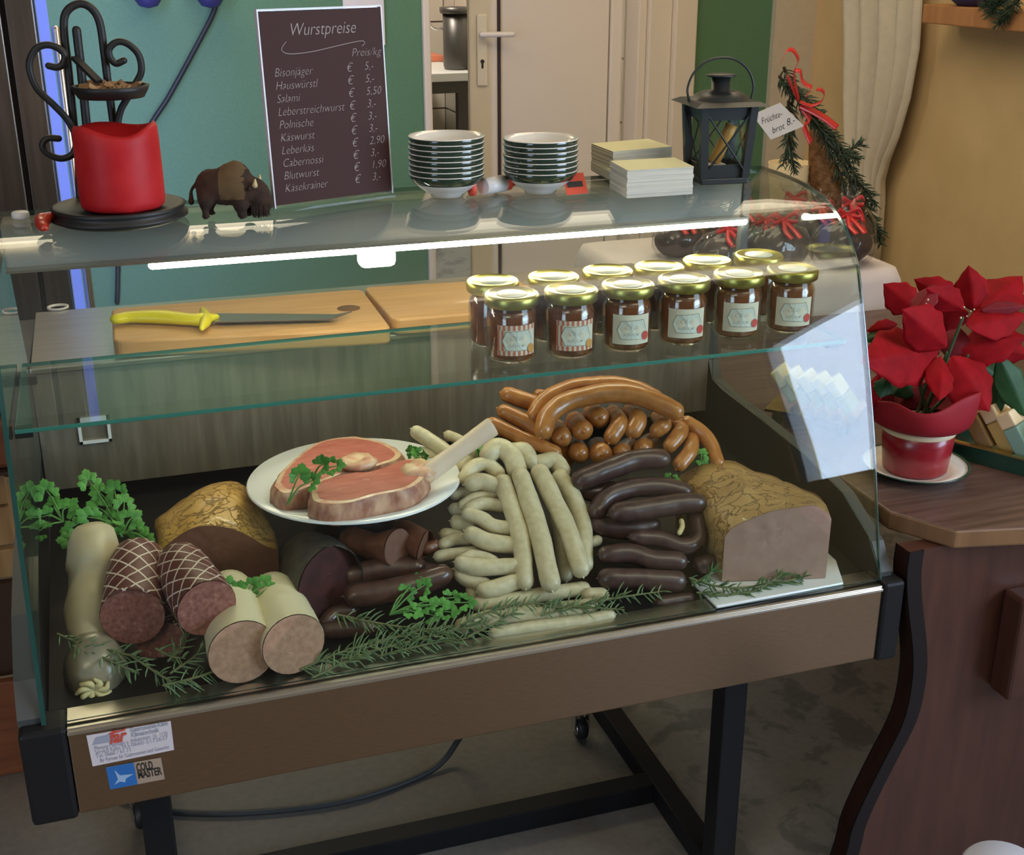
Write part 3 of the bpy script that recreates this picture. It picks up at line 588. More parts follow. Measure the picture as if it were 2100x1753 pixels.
for (x, y) in ((w1.x, w1.y), (w2.x, w1.y)):
    MB().box(x - .018, x + .018, y - .018, y + .018, FZ + .0765, .412).build('caster_leg', 'black_steel', sd)
    c = MB(); Rx = Matrix(((0, 0, 1), (1, 0, 0), (0, 1, 0))); c.lathe([(0, -.011), (.020, -.011), (.025, -.007), (.025, .007), (.020, .011), (0, .011)], (x, y, FZ + .0255), 24, ax=Rx)
    w = c.build('caster', 'rubber', sd)
    MB().lathe([(0, -.0125), (.014, -.0125), (.014, .0125), (0, .0125)], (x, y, FZ + .0255), 16, ax=Rx).build('hub', 'trim_steel', w)
    MB().box(x - .017, x - .0135, y - .010, y + .010, FZ + .022, FZ + .076).box(x + .0135, x + .017, y - .010, y + .010, FZ + .022, FZ + .076).box(x - .0135, x + .0135, y - .010, y + .010, FZ + .070, FZ + .0755).build('fork', 'chrome', w)
cp = [on(955, 1470, 'z', FZ + .15), on(938, 1520, 'z', FZ + .05), on(880, 1582, 'z', FZ + .008), on(720, 1640, 'z', FZ + .008), on(520, 1666, 'z', FZ + .008), on(350, 1664, 'z', FZ + .008), on(250, 1640, 'z', FZ + .008)]
tag(MB().tube(cp, .0062, 8, 48).build('power_cable', 'cable_grey'), 'dark power cable curving over the floor under the case', 'cable')
# ================================================================ ON TOP OF THE CASE
TZ = 1.1208
def top(px, py): return on(px, py, 'z', TZ)
# ---- wrought iron holder with a red pillar candle
cc = top(247, 450)
YI = cc.y + .012
ih = thing('candle_holder', 'black wrought iron candle holder with scrolls and round tray', 'candle holder', cc)
rr = .093
MB().lathe([(0, 0), (rr * .86, 0), (rr, .006), (rr * 1.0, .010), (rr * .94, .012), (rr * .95, .017), (rr * .98, .021), (rr * .92, .023), (rr * .80, .019), (0, .018)], cc, 48).build('tray', 'black_iron', ih)
def ip(*q, dy=0): return [on(x, y, 'y', YI + dy) for x, y in q]
def itube(name, pts, r, dy=0, n=40, flat=1): return MB().tube(ip(*pts, dy=dy), r, 8, n, flat=flat).build(name, 'black_iron', ih)
itube('arch', [(165, 440), (160, 320), (152, 260), (140, 140), (131, 60), (136, 25), (160, 8), (185, 15), (204, 45), (214, 110), (222, 175), (232, 250), (240, 330), (246, 440)], .0055, .06, 70)
itube('spike', [(196, 440), (184, 320), (176, 240), (167, 150), (157, 62)], .006, .05)
itube('scroll', [(100, 135), (118, 138), (130, 130), (132, 112), (118, 98), (95, 92), (72, 102), (60, 135), (75, 180), (110, 215), (140, 248), (156, 285), (150, 315), (125, 325), (98, 315), (87, 298), (98, 284), (120, 284)], .0048, .05, 90)
itube('scroll', [(254, 124), (238, 130), (226, 118), (224, 100), (240, 86), (262, 90), (284, 112), (290, 145), (278, 172), (262, 200), (248, 225), (242, 255), (244, 300)], .0048, .05, 70)
itube('scroll', [(250, 300), (268, 290), (276, 270), (292, 264), (308, 275)], .0045, .05, 30)
MB().bar(on(153, 118, 'y', YI + .04), on(203, 168, 'y', YI + .0), .011, .005).build('strap', 'black_iron', ih)
pc = on(228, 190, 'y', YI + .02)
pan = MB().lathe([(0, -.006), (.044, -.006), (.050, .004), (.052, .010), (.046, .010), (.044, .002), (0, .0)], pc, 32).build('dish', 'black_iron', ih)
mb = MB()
for k in range(46):
    a, r = random.random() * 2 * PI, .040 * math.sqrt(random.random()); c = pc + V((r * math.cos(a), r * math.sin(a), .004 + random.random() * .008))
    d = V((random.uniform(-1, 1), random.uniform(-1, 1), random.uniform(-.2, .6))).normalized(); mb.obox(c, d, d.orthogonal().normalized(), d.cross(d.orthogonal()).normalized(), .006, .004, .0015)
tag(mb.build('bark_chips', 'bark'), 'orange brown bark chips filling the little iron dish', 'bark chips', kind='stuff')
ca = MB(); base = cc + V((.006, -.022, .0215)); cr_ = .0565; hh = .106; rings = []
for (r, z) in ((.0, 0), (.051, 0), (.055, .004), (cr_, .012), (cr_, .05), (cr_ * .99, .09), (cr_ * .985, hh - .006), (cr_ * .93, hh), (cr_ * .78, hh - .014), (cr_ * .4, hh - .024), (0, hh - .026)): rings.append((r, z))
ca.lathe(rings, base, 40)
for p in ca.v:
    q = p - base
    if q.z > hh * .6:
        a = math.atan2(q.y, q.x); w_ = max(0, (q.z - hh * .6) / (hh * .4))
        p.z += w_ * (.004 * math.cos(2 * a) + .004 * math.cos(3 * a + 1) + .003)
    p += mnoise.noise_vector(q * 40) * .0012
tag(ca.build('pillar_candle', 'red_wax', origin=base), 'thick red pillar candle burned hollow on top', 'candle')
# red dried chili and white cap at left
p = top(97, 475)
mb = MB().tube([p + V((-.002, -.012, .008)), p + V((-.006, .004, .009)), p + V((-.004, .022, .012)), p + V((.010, .034, .014))], [.006, .009, .010, .006], 10, 18); mb.noise(.002, 90)
ch = mb.build('dried_chili', 'chili_red', origin=p + V((0, .01, 0))); tag(ch, 'wrinkled red dried chili lying beside the iron tray', 'chili')
MB().tube([p + V((.011, .035, .014)), p + V((.028, .046, .016)), p + V((.050, .060, .015))], .0018, 6, 10).build('stem', 'fir_stem', ch)
p = top(43, 448); tag(MB().lathe([(0, 0), (.011, 0), (.012, .003), (.012, .008), (.010, .010), (0, .010)], p, 20).build('screw_cap', 'white_plastic'), 'small white cap lying at the left end of the glass top', 'cap')
# ---- bison figure
bc = top(478, 446); bx = V((.94, -.30, 0)).normalized(); by = V((.30, .94, 0)).normalized(); bs = .00080
def bp_(x, y, z): return bc + bx * (x * bs) + by * (y * bs) + V((0, 0, z * bs))
def metamesh(balls, res=.004, thr=.6):
    mbd = bpy.data.metaballs.new('m'); mbd.resolution = res; mbd.render_resolution = res; mbd.threshold = thr
    ob = bpy.data.objects.new('m', mbd); C.objects.link(ob)
    for (c, r, sc_) in balls:
        e = mbd.elements.new(); e.co = c; e.radius = r * 1.35; e.type = 'ELLIPSOID'; e.size_x, e.size_y, e.size_z = sc_; e.stiffness = 3
    dg = bpy.context.evaluated_depsgraph_get(); dg.update()
    me = bpy.data.meshes.new_from_object(ob.evaluated_get(dg))
    mb = MB(); mb.add([v.co.copy() for v in me.vertices])
    for p in me.polygons: mb.face(list(p.vertices), 0, True)
    bpy.data.objects.remove(ob); bpy.data.metaballs.remove(mbd); bpy.data.meshes.remove(me); return mb
LB = [(-34, 0, 62, 27, (1, .85, 1)), (-14, 0, 60, 28, (1, .85, 1)), (4, 0, 68, 31, (.9, .8, 1.1)), (14, 0, 80, 22, (.9, .7, 1)), (22, 0, 55, 26, (.9, .85, 1.1)),
      (42, 0, 48, 21, (1, .85, 1.05)), (52, 0, 38, 17, (1, .8, 1.1)), (60, 0, 26, 12, (1, .8, .9)), (48, 0, 60, 12, (1, 1, .8)), (50, 0, 20, 7, (.8, .7, 1.4)),
      (-42, -14, 38, 13, (1, .9, 1.4)), (-40, 14, 38, 13, (1, .9, 1.4)), (-44, -14, 16, 7, (.9, .9, 1.6)), (-42, 14, 16, 7, (.9, .9, 1.6)), (-43, -14, 5, 7, (1.1, .9, .8)), (-41, 14, 5, 7, (1.1, .9, .8)),
      (18, -13, 28, 12, (1, .9, 1.5)), (24, 13, 28, 12, (1, .9, 1.5)), (19, -13, 10, 8, (.9, .9, 1.2)), (27, 13, 10, 8, (.9, .9, 1.2)), (21, -13, 4, 7, (1.2, 1, .7)), (28, 13, 4, 7, (1.2, 1, .7)), (-10, 0, 42, 18, (1.4, .8, .8))]
mb = metamesh([(V((x * bs, y * bs, z * bs * .88)), r * bs * 1.16, s_) for x, y, z, r, s_ in LB], bs * 2.2)
zmin = min(p.z for p in mb.v)
loc = [p.copy() for p in mb.v]
for p in mb.v:
    q = p.copy(); q += mnoise.noise_vector(q * 260) * .0016 + mnoise.noise_vector(q * 90) * .0012; q.z -= zmin; p[:] = bc + bx * q.x + by * q.y + V((0, 0, q.z))
for k, f in enumerate(mb.f):
    c = sum((loc[i] for i in f), V()) / len(f) / bs
    wob = mnoise.noise(c * .12) * 7
    if c.x + wob > 27 or c.z < 34 + wob * .5: mb.m[k] = 0
    elif c.x + wob > -16: mb.m[k] = 1
    else: mb.m[k] = 2
mat('bison_cape', (.12, .072, .028), .95); mat('bison_rump', (.045, .018, .008), .9)
bi = tag(mb.build('bison_figure', ['bison_fur', 'bison_cape', 'bison_rump'], origin=bc), 'small furry toy bison with dark head and brown hump', 'bison')
mat('horn', (.62, .50, .24), .45); mat('eye_black', (.01, .01, .01), .1)
for s_ in (-1, 1):
    MB().tube([bp_(45, s_ * 14, 58), bp_(47, s_ * 21, 61), bp_(48, s_ * 22, 70)], [.0042, .0034, .0012], 8, 10).build('horn', 'horn', bi)
    MB().lathe([(0, -.0018), (.0018, 0), (0, .0018)], bp_(56, s_ * 13.2, 47), 8).build('eye', 'eye_black', bi)
    MB().tube([bp_(38, s_ * 17, 55), bp_(37, s_ * 23, 53)], [.004, .002], 8, 4).build('ear', 'bison_fur', bi)
MB().tube([bp_(-58, 0, 60), bp_(-68, -2, 48), bp_(-70, -3, 28)], [.003, .002, .004], 8, 12).build('tail', 'bison_fur', bi)
mb = MB()
for k in range(150):
    x = random.uniform(36, 62); y = random.uniform(-11, 11); z = random.uniform(14, 24); b0 = bp_(x, y, z + 6); mb.tube([b0, bp_(x + random.uniform(-3, 4), y, z - 6), bp_(x + random.uniform(-3, 3), y + random.uniform(-3, 3), z - 14)], [.0012, .001, .0003], 4, 4)
mb.build('beard', 'bison_fur', bi)
# ---- price board in an acrylic stand
BL, BR = top(563, 436), top(803, 403); bxx = (BR - BL).normalized(); bw_ = (BR - BL).length
bn = bxx.cross(V((0, 0, 1))).normalized()      # towards the viewer
if bn.y > 0: bn = -bn
# lean found so the upper edge falls where the photo shows it
best = None
for k in range(0, 45):
    a = math.radians(k); upv = V((0, 0, 1)) * math.cos(a) - bn * math.sin(a)
    for hh_ in (.24, .25, .26, .27, .28, .29, .30, .31):
        q = BL + upv * hh_; d = RM.transposed() @ V((q.x, q.y, q.z - EYE)); py = 876.5 + F * d.y / d.z; px = 1050 + F * d.x / d.z
        e_ = abs(py - 22) + abs(px - 524)
        if best is None or e_ < best[0]: best = (e_, a, hh_)
upv = V((0, 0, 1)) * math.cos(best[1]) - bn * math.sin(best[1]); bh = best[2]
BL = BL + V((0, 0, .006))
bd = thing('price_board', 'dark brown handwritten sausage price board in a clear acrylic stand', 'price board', BL + bxx * bw_ / 2 - V((0, 0, .006)))
nn = bxx.cross(upv).normalized()
if nn.y > 0: nn = -nn
def bq(u, v, d=0): return BL + bxx * u + upv * v + nn * d
def slab(u0, u1, v0, v1, d0, d1): return MB().hexa([bq(u0, v0, d0), bq(u1, v0, d0), bq(u1, v0, d1), bq(u0, v0, d1), bq(u0, v1, d0), bq(u1, v1, d0), bq(u1, v1, d1), bq(u0, v1, d1)])
slab(0, bw_, 0, bh, -.003, -.0004).build('acrylic_sheet', 'acrylic', bd, bevel=.0006)
mb = MB(); f0 = BL + bn * 0 - V((0, 0, .005)); mb.hexa([f0 - bn * .06, f0 + bxx * bw_ - bn * .06, f0 + bxx * bw_ + bn * .012, f0 + bn * .012, *(q + V((0, 0, .0035)) for q in (f0 - bn * .06, f0 + bxx * bw_ - bn * .06, f0 + bxx * bw_ + bn * .012, f0 + bn * .012))]); mb.build('acrylic_foot', 'acrylic', bd)
slab(.002, bw_ - .002, .004, bh - .003, .0, .0038).build('brown_sheet', 'board_brown', bd)
mat('acrylic_edge', (.62, .60, .60), .25); mb = slab(-.001, .0012, 0, bh, -.003, .0044); 
for o_ in (slab(.0012, bw_, bh - .002, bh, -.003, .0044), slab(bw_ - .001, bw_ + .0008, 0, bh - .002, -.003, .0044)): mb.merge(o_)
mb.build('edge', 'acrylic_edge', bd)
w = MB(); TH = .0042
def wr(t, u, v, s_, al='LEFT', sx_=.95): w.merge(text_mb(t, s_, bq(bw_ * u, bh * v, TH), bxx, upv, al, shear=.28, thin=-.00035, sx=sx_))
wr('Wurstpreise', .50, .865, .0245, 'CENTER', .86)
w.tube([bq(bw_ * u, bh * v, TH + .0002) for u, v in ((.20, .838), (.16, .80), (.22, .777), (.40, .782), (.62, .805), (.80, .822), (.84, .812), (.815, .795))], .0006, 4, 40)
wr('Preis/kg', .72, .745, .0165)
MENU = (('Bisonjäger', '5,-'), ('Hauswürstl', '5,-'), ('Salami', '5,50'), ('Leberstreichwurst', '3,-'), ('Polnische', '3,-'), ('Käswurst', '3,-'), ('Leberkäs', '2,90'), ('Cabernossi', '3,-'), ('Blutwurst', '1,90'), ('Käsekrainer', '3,-'))
for k, (a, b_) in enumerate(MENU):
    v = .668 - k * .0655
    wr(a, .085, v, .0168, sx_=.86); wr('€', .665, v, .0175); wr(b_, .82, v + .004, .0168, sx_=.9)
w.build('chalk_writing', 'chalk', bd)
# ---- two stacks of green banded saucers
def saucer(loc, label, group):
    t = thing('bowl', label, 'bowl', loc, group); r = .0575
    prof = [(0, 0), (.024, 0), (.026, .004), (.040, .012), (.0505, .0215), (.0555, .029), (.0575, .0345), (.0565, .0355), (.053, .030), (.047, .022), (.038, .0145), (.024, .009), (0, .008)]
    MB().lathe(prof, loc, 40).build('dish', 'porcelain', t)
    MB().lathe([(.0500, .0208), (.0510, .0212), (.0560, .0288), (.0579, .0338), (.0574, .0342), (.0550, .0290), (.0498, .0215)], loc, 40).build('green_band', 'bowl_green', t)
    return t
ordn = ('top', 'second', 'third', 'fourth', 'fifth', 'sixth', 'seventh', 'bottom')
proto = None
for (px, py, cnt, side, grp) in ((924, 405, 8, 'left', 'bowls in the left stack'), (1117, 397, 7, 'right', 'bowls in the right stack')):
    b0 = top(px, py); b0.y += .018
    for k in range(cnt):
        lv = cnt - 1 - k; o_ = 'top' if lv == 0 else ('bottom' if k == 0 else ordn[lv])
        lb = f"{o_} bowl of the {side} stack, white inside with a green band" if lv in (0, cnt - 1) else f"{o_} green banded bowl from the top of the {side} stack"
        loc = b0 + V((random.uniform(-.0008, .0008), random.uniform(-.0008, .0008), k * .0079))
        if proto is None: proto = saucer(loc, lb, grp)
        else: copytree(proto, loc, lb, grp)
# ---- small things between the stacks
p = top(1003, 408); q = top(1052, 400); p.y += .03; q.y += .03
gl = thing('glue_stick', 'white plastic tube with red cap lying between the bowl stacks', 'tube', (p + q) / 2)
MB().tube([p + V((0, 0, .0135)), q + V((-.006, 0, .0135))], .013, 16, caps=(2, 2), spline=False).build('barrel', 'white_plastic', gl)
MB().tube([q + V((-.005, 0, .0135)), q + V((.006, 0, .0135)), q + V((.009, 0, .0135)), q + V((.016, 0, .0135))], [.0115, .0105, .006, .005], 14, 8, caps=(2, 2)).build('cap', 'tag_red', gl)
p = top(975, 410); p.y += .03
MB().tube([p + V((.0, 0, .0125)), p + V((.008, .0, .0125))], .012, 14, caps=(2, 2), spline=False).build('end_ring', 'tag_red', gl)
a, b_ = top(1163, 400), top(1206, 396)
mb = MB(); up_ = V((0, .022, .028)); mb.hexa([a, b_, b_ + V((0, .001, -.0)), a + V((0, .001, 0)), a + up_, b_ + up_, b_ + up_ + V((0, .001, 0)), a + up_ + V((0, .001, 0))])
tg = tag(mb.build('price_tag', 'tag_red'), 'orange red price tag leaning beside the right bowl stack', 'price tag')
mb = MB(); e = V((0, -.0006, 0)); mb.poly([a.lerp(b_, .1) + up_ * .35 + e, a.lerp(b_, .85) + up_ * .35 + e, a.lerp(b_, .85) + up_ * .62 + e, a.lerp(b_, .1) + up_ * .62 + e]); mb.build('dark_field', 'ink', tg)
# ---- stacks of paper cards
def cards(name, corners, h, label, topm=0):
    d = V((0, 0, h)); mb = MB(); n_ = 14; rows = []
    P = [top(*c) for c in corners]; P4 = P[0] + P[2] - P[1]; base = [P[0], P[1], P[2], P4]; cen = sum(base, V()) / 4
    for k in range(n_ + 1):
        j = V((random.uniform(-1, 1), random.uniform(-1, 1), 0)) * .0009
        rows.append([q + V((0, 0, h * k / n_)) + j for q in base])
    mb.loft(rows, 0, False, mc=(0, 1)); mb.v = [p_ for p_ in mb.v]
    return tag(mb.build(name, ['card_edge', 'paper_yellow']), label, 'card stack', 'stacks of paper cards')
cards('card_stack', ((1250, 385), (1285, 407), (1420, 398)), .042, 'front stack of pale yellow paper cards on the glass top')
cards('card_stack', ((1212, 350), (1252, 372), (1376, 360)), .017, 'low pile of paper cards directly beneath the rear card stack')
zt_ = .0175
o_ = cards('card_stack', ((1212, 350), (1256, 369), (1376, 357)), .028, 'rear stack of paper cards behind the front card stack'); o_.location.z += zt_
# ---- lantern
lc = top(1474, 378); lc.y += .035; lc.x += .012; la = math.radians(-6)
lan = thing('lantern', 'black metal lantern with domed roof and crossed wires', 'lantern', lc)
lxv = V((math.cos(la), math.sin(la), 0)); lyv = V((-math.sin(la), math.cos(la), 0))
def lp(u, v, z): return lc + lxv * u + lyv * v + V((0, 0, z))
hb, ht, HZ = .040, .047, .122
MB().hexa([lp(-hb, -hb, 0), lp(hb, -hb, 0), lp(hb, hb, 0), lp(-hb, hb, 0), lp(-hb, -hb, .010), lp(hb, -hb, .010), lp(hb, hb, .010), lp(-hb, hb, .010)]).build('base', 'lantern_metal', lan, bevel=.002)
def hw(z): return hb + (ht - hb) * z / HZ
for sx_, sy_ in ((-1, -1), (1, -1), (1, 1), (-1, 1)):
    a, b_ = hw(.01) - .006, hw(HZ) - .006; MB().bar(lp(sx_ * a, sy_ * a, .01), lp(sx_ * b_, sy_ * b_, HZ), .012, .012, up=lyv).build('corner_post', 'lantern_metal', lan)
def facept(s_, t, z, d=0):   # s_: side 0..3, t in -1..1
    r = hw(z) - .006 + d; u, v = ((t * r, -r), (r, t * r), (-t * r, r), (-r, -t * r))[s_]; return lp(u, v, z)
for s_ in range(4):
    MB().hexa([facept(s_, -.8, HZ - .022), facept(s_, .8, HZ - .022), facept(s_, .8, HZ - .022, -.004), facept(s_, -.8, HZ - .022, -.004), facept(s_, -.8, HZ), facept(s_, .8, HZ), facept(s_, .8, HZ, -.004), facept(s_, -.8, HZ, -.004)]).build('top_band', 'lantern_metal', lan)
    MB().hexa([facept(s_, -.8, .01), facept(s_, .8, .01), facept(s_, .8, .01, -.004), facept(s_, -.8, .01, -.004), facept(s_, -.8, .030), facept(s_, .8, .030), facept(s_, .8, .030, -.004), facept(s_, -.8, .030, -.004)]).build('bottom_band', 'lantern_metal', lan)
    mb = MB(); mb.tube([facept(s_, -.82, .02, .003), facept(s_, .82, HZ - .012, .003)], .0017, 6); mb.tube([facept(s_, .82, .02, .0045), facept(s_, -.82, HZ - .012, .0045)], .0017, 6); mb.build('crossed_wires', 'lantern_metal', lan)
    MB().prism([facept(s_, -.9, .03, -.006), facept(s_, .9, .03, -.006), facept(s_, .9, HZ - .02, -.006), facept(s_, -.9, HZ - .02, -.006)], facept(s_, 0, .03, -.007) - facept(s_, 0, .03, -.006)).build('pane', 'thin_glass', lan)
e = .061
mb = MB(); mb.hexa([lp(-e, -e, HZ), lp(e, -e, HZ), lp(e, e, HZ), lp(-e, e, HZ), lp(-e * .8, -e * .8, HZ + .006), lp(e * .8, -e * .8, HZ + .006), lp(e * .8, e * .8, HZ + .006), lp(-e * .8, e * .8, HZ + .006)]); mb.build('roof', 'lantern_metal', lan)
MB().lathe([(.049, .004), (.042, .012), (.030, .018), (.015, .021), (.015, .041), (0, .041)], lp(0, 0, HZ), 32).build('dome', 'lantern_metal', lan)
mb = MB(); mb.lathe([(0, .041), (.023, .041), (.025, .0425), (.018, .045), (0, .046)], lp(0, 0, HZ), 24); mb.build('chimney_cap', 'lantern_metal', lan)
hp = [lp(-.052, 0, HZ + .004), lp(-.055, 0, HZ + .025), lp(-.044, 0, HZ + .050), lp(-.018, 0, HZ + .067), lp(.018, 0, HZ + .067), lp(.044, 0, HZ + .050), lp(.055, 0, HZ + .025), lp(.052, 0, HZ + .004)]
MB().tube(hp, .0019, 8, 42).build('handle', 'lantern_metal', lan)
mb = MB().tube([lp(-.002, .006, .028), lp(.022, .0, .088)], .0095, 14, 4, caps=(2, 2)); tag(mb.build('leaning_candle', 'candle_amber'), 'slim amber candle leaning inside the black lantern', 'candle')
mb = MB().lathe([(0, 0), (.019, 0), (.019, .016), (.014, .018), (0, .014)], lp(-.005, -.004, .0105), 20); tag(mb.build('tea_light', 'candle_white'), 'white tea light on the floor of the black lantern', 'candle')
# ================================================================ FOOD IN THE CASE
def deckz(y): return .543 + (y - 1.535) / (2.12 - 1.535) * .040
def surf(px, py, d=0):
    """point on the sloping front of the display, d metres nearer the viewer"""
    v = 1330 - (py + .1775 * (px - 1000)); y = 1.512 + .00070 * v
    q = on(px, py, 'y', y); r = V((q.x, q.y, q.z - EYE)).normalized()
    return q - r * d
def ps(p): return (V((p.x, p.y, p.z - EYE)).length) / F * 1.02      # metres per photo pixel at p
def c3(x, y): return (850 + x / 2.9215, 750 + y / 2.9215)
def c2(x, y): return (500 + x / 3.308, 820 + y / 3.308)
def c1(x, y): return (x / 2.9214, 900 + y / 2.9214)
def c4(x, y): return (1150 + x / 3.2308, 850 + y / 3.2308)
def link(pts, rpx, cv, cs, d, material, name, label, group, seg=14, taper=1.0, wob=.0007, tips=True, tie='casing_tie'):
    """one sausage; pts (x, y[, extra depth]) in crop pixels"""
    P = []
    for q in pts:
        x, y = cv(q[0], q[1]); P.append(surf(x, y, d - (q[2] if len(q) > 2 else 0)))
    r = rpx / cs * ps(P[len(P) // 2])
    mb = MB(); n = max(10, 6 * (len(P) - 1)); k = len(P)
    rad = [r * .96] + [r] * (k - 2) + [r * .96] if k > 2 else [r, r]
    mb.tube(P, rad, seg, n, taper=taper)
    sd = random.random() * 50
    for p in mb.v: p += mnoise.noise_vector(p * 28 + V((sd, 0, 0))) * r * .10 + mnoise.noise_vector(p * 70 + V((0, sd, 0))) * wob
    o = mb.build(name, material); tag(o, label, 'sausage', group)
    if tips:
        T0 = (P[0] - P[1]).normalized(); T1 = (P[-1] - P[-2]).normalized()
        for e, t in ((P[0], T0), (P[-1], T1)):
            MB().tube([e + t * r * .86, e + t * r * 1.10], [r * .17, r * .07], 6, 3).build('knot', material, o)
    return o
G1 = 'pale white sausages in the middle pile'
WS = [
 ([(530, 700), (575, 830), (640, 1060), (662, 1290)], 55, .045, 'leftmost of the four long white sausages hanging down the pile'),
 ([(635, 665), (690, 820), (760, 1050), (815, 1300)], 61, .055, 'thick second from left of the four long hanging white sausages'),
 ([(752, 640), (830, 800), (925, 1000), (995, 1215)], 58, .050, 'third from left of the four long hanging white sausages'),
 ([(875, 670), (945, 780), (1005, 950), (1018, 1190)], 55, .025, 'rightmost of the four long white sausages hanging down the pile'),
 ([(850, 900), (880, 1050), (905, 1255)], 44, .005, 'shaded white sausage end between the hanging long white sausages'),
 ([(450, 525), (500, 490), (575, 535), (615, 625)], 62, .035, 'bright white sausage arching over the crown of the white pile'),
 ([(585, 515), (655, 520), (690, 570)], 58, .020, 'white sausage just right of the arching one on the crown'),
 ([(760, 580), (835, 570), (885, 625)], 54, .018, 'short white sausage with frilled end at the upper right of the white pile'),
 ([(300, 670), (350, 610), (430, 590), (500, 640)], 45, .030, 'curved white sausage beside the rim of the meat platter'),
 ([(345, 705), (400, 695), (490, 715)], 52, .040, 'stubby white sausage with tied end below the curved one'),
 ([(245, 770), (300, 755), (380, 770)], 38, .010, 'white sausage tip nearest the right rim of the platter'),
 ([(290, 835), (370, 785), (500, 770)], 33, .025, 'thin wrinkled white sausage below the stubby tied one'),
 ([(325, 860), (400, 828), (530, 838)], 42, .030, 'white sausage with puckered end, fourth down on the left flank'),
 ([(325, 890), (400, 915), (470, 960), (590, 975)], 45, .036, 'wavy white sausage in the middle of the left flank'),
 ([(345, 1010), (440, 1055), (600, 1075)], 54, .036, 'fat white sausage with wrinkled end below the wavy one'),
 ([(255, 935), (330, 945)], 45, .008, 'round white sausage end peeking behind the wavy one'),
 ([(245, 860), (300, 870)], 42, .004, 'white sausage end with twisted tip above the round one'),
 ([(190, 1010), (260, 1020)], 42, -.006, 'small round white sausage end at the far left of the pile'),
 ([(180, 1065), (240, 1040), (320, 1040)], 40, .004, 'white sausage below the small round end at the far left'),
 ([(150, 1140), (250, 1125), (360, 1115)], 38, .010, 'longest white sausage sticking out at the left of the pile'),
 ([(290, 1185), (400, 1205), (620, 1200)], 54, .040, 'thick level white sausage low on the left flank'),
 ([(285, 1165), (340, 1138), (420, 1150), (470, 1170)], 36, .030, 'white sausage bend lying on the thick level one'),
 ([(260, 1240), (330, 1285), (420, 1310)], 45, .020, 'white sausage slanting behind the thick level one'),
 ([(420, 1345), (520, 1320), (640, 1285)], 52, .036, 'white sausage at the foot of the leftmost hanging one'),
 ([(380, 1430), (600, 1400), (800, 1365), (1010, 1335)], 46, .018, 'upper of the long white sausages lying along the bottom'),
 ([(290, 1560), (500, 1505), (800, 1475), (1050, 1440)], 52, .030, 'middle of the long white sausages lying along the bottom'),
 ([(480, 1600), (700, 1570), (1000, 1530), (1170, 1495)], 40, .034, 'lowest white sausage lying against the front glass ledge'),
 ([(960, 850), (1040, 858)], 32, .000, 'yellowish white sausage end at the right beside the dark sausages'),
 ([(1020, 1075), (1095, 1045)], 32, .006, 'greyish sausage end between the white and dark piles'),
 ([(1040, 1370), (1120, 1372)], 44, .022, 'pale sausage end under the rosemary at the right of the bottom row'),
 ([(15, 400), (100, 452), (200, 520)], 44, -.035, 'white sausage pointing up left behind the bone'),
 ([(205, 415), (260, 440), (330, 480)], 32, -.050, 'thin white sausage tip furthest back behind the bone'),
 ([(30, 530), (110, 535), (190, 560)], 44, -.050, 'white sausage end behind the parsley on the platter'),
 ([(280, 620), (330, 560), (410, 500)], 46, -.010, 'white sausage lying along the underside of the bone'),
 ([(345, 1310), (352, 1390)], 40, .004, 'upright white sausage end at the lower left corner of the pile'),
]
for pts, r, d, lb in WS: link(pts, r, c3, 2.9215, d, 'white_sausage', 'white_sausage', lb, G1)
G2 = 'orange smoked sausages at the back'
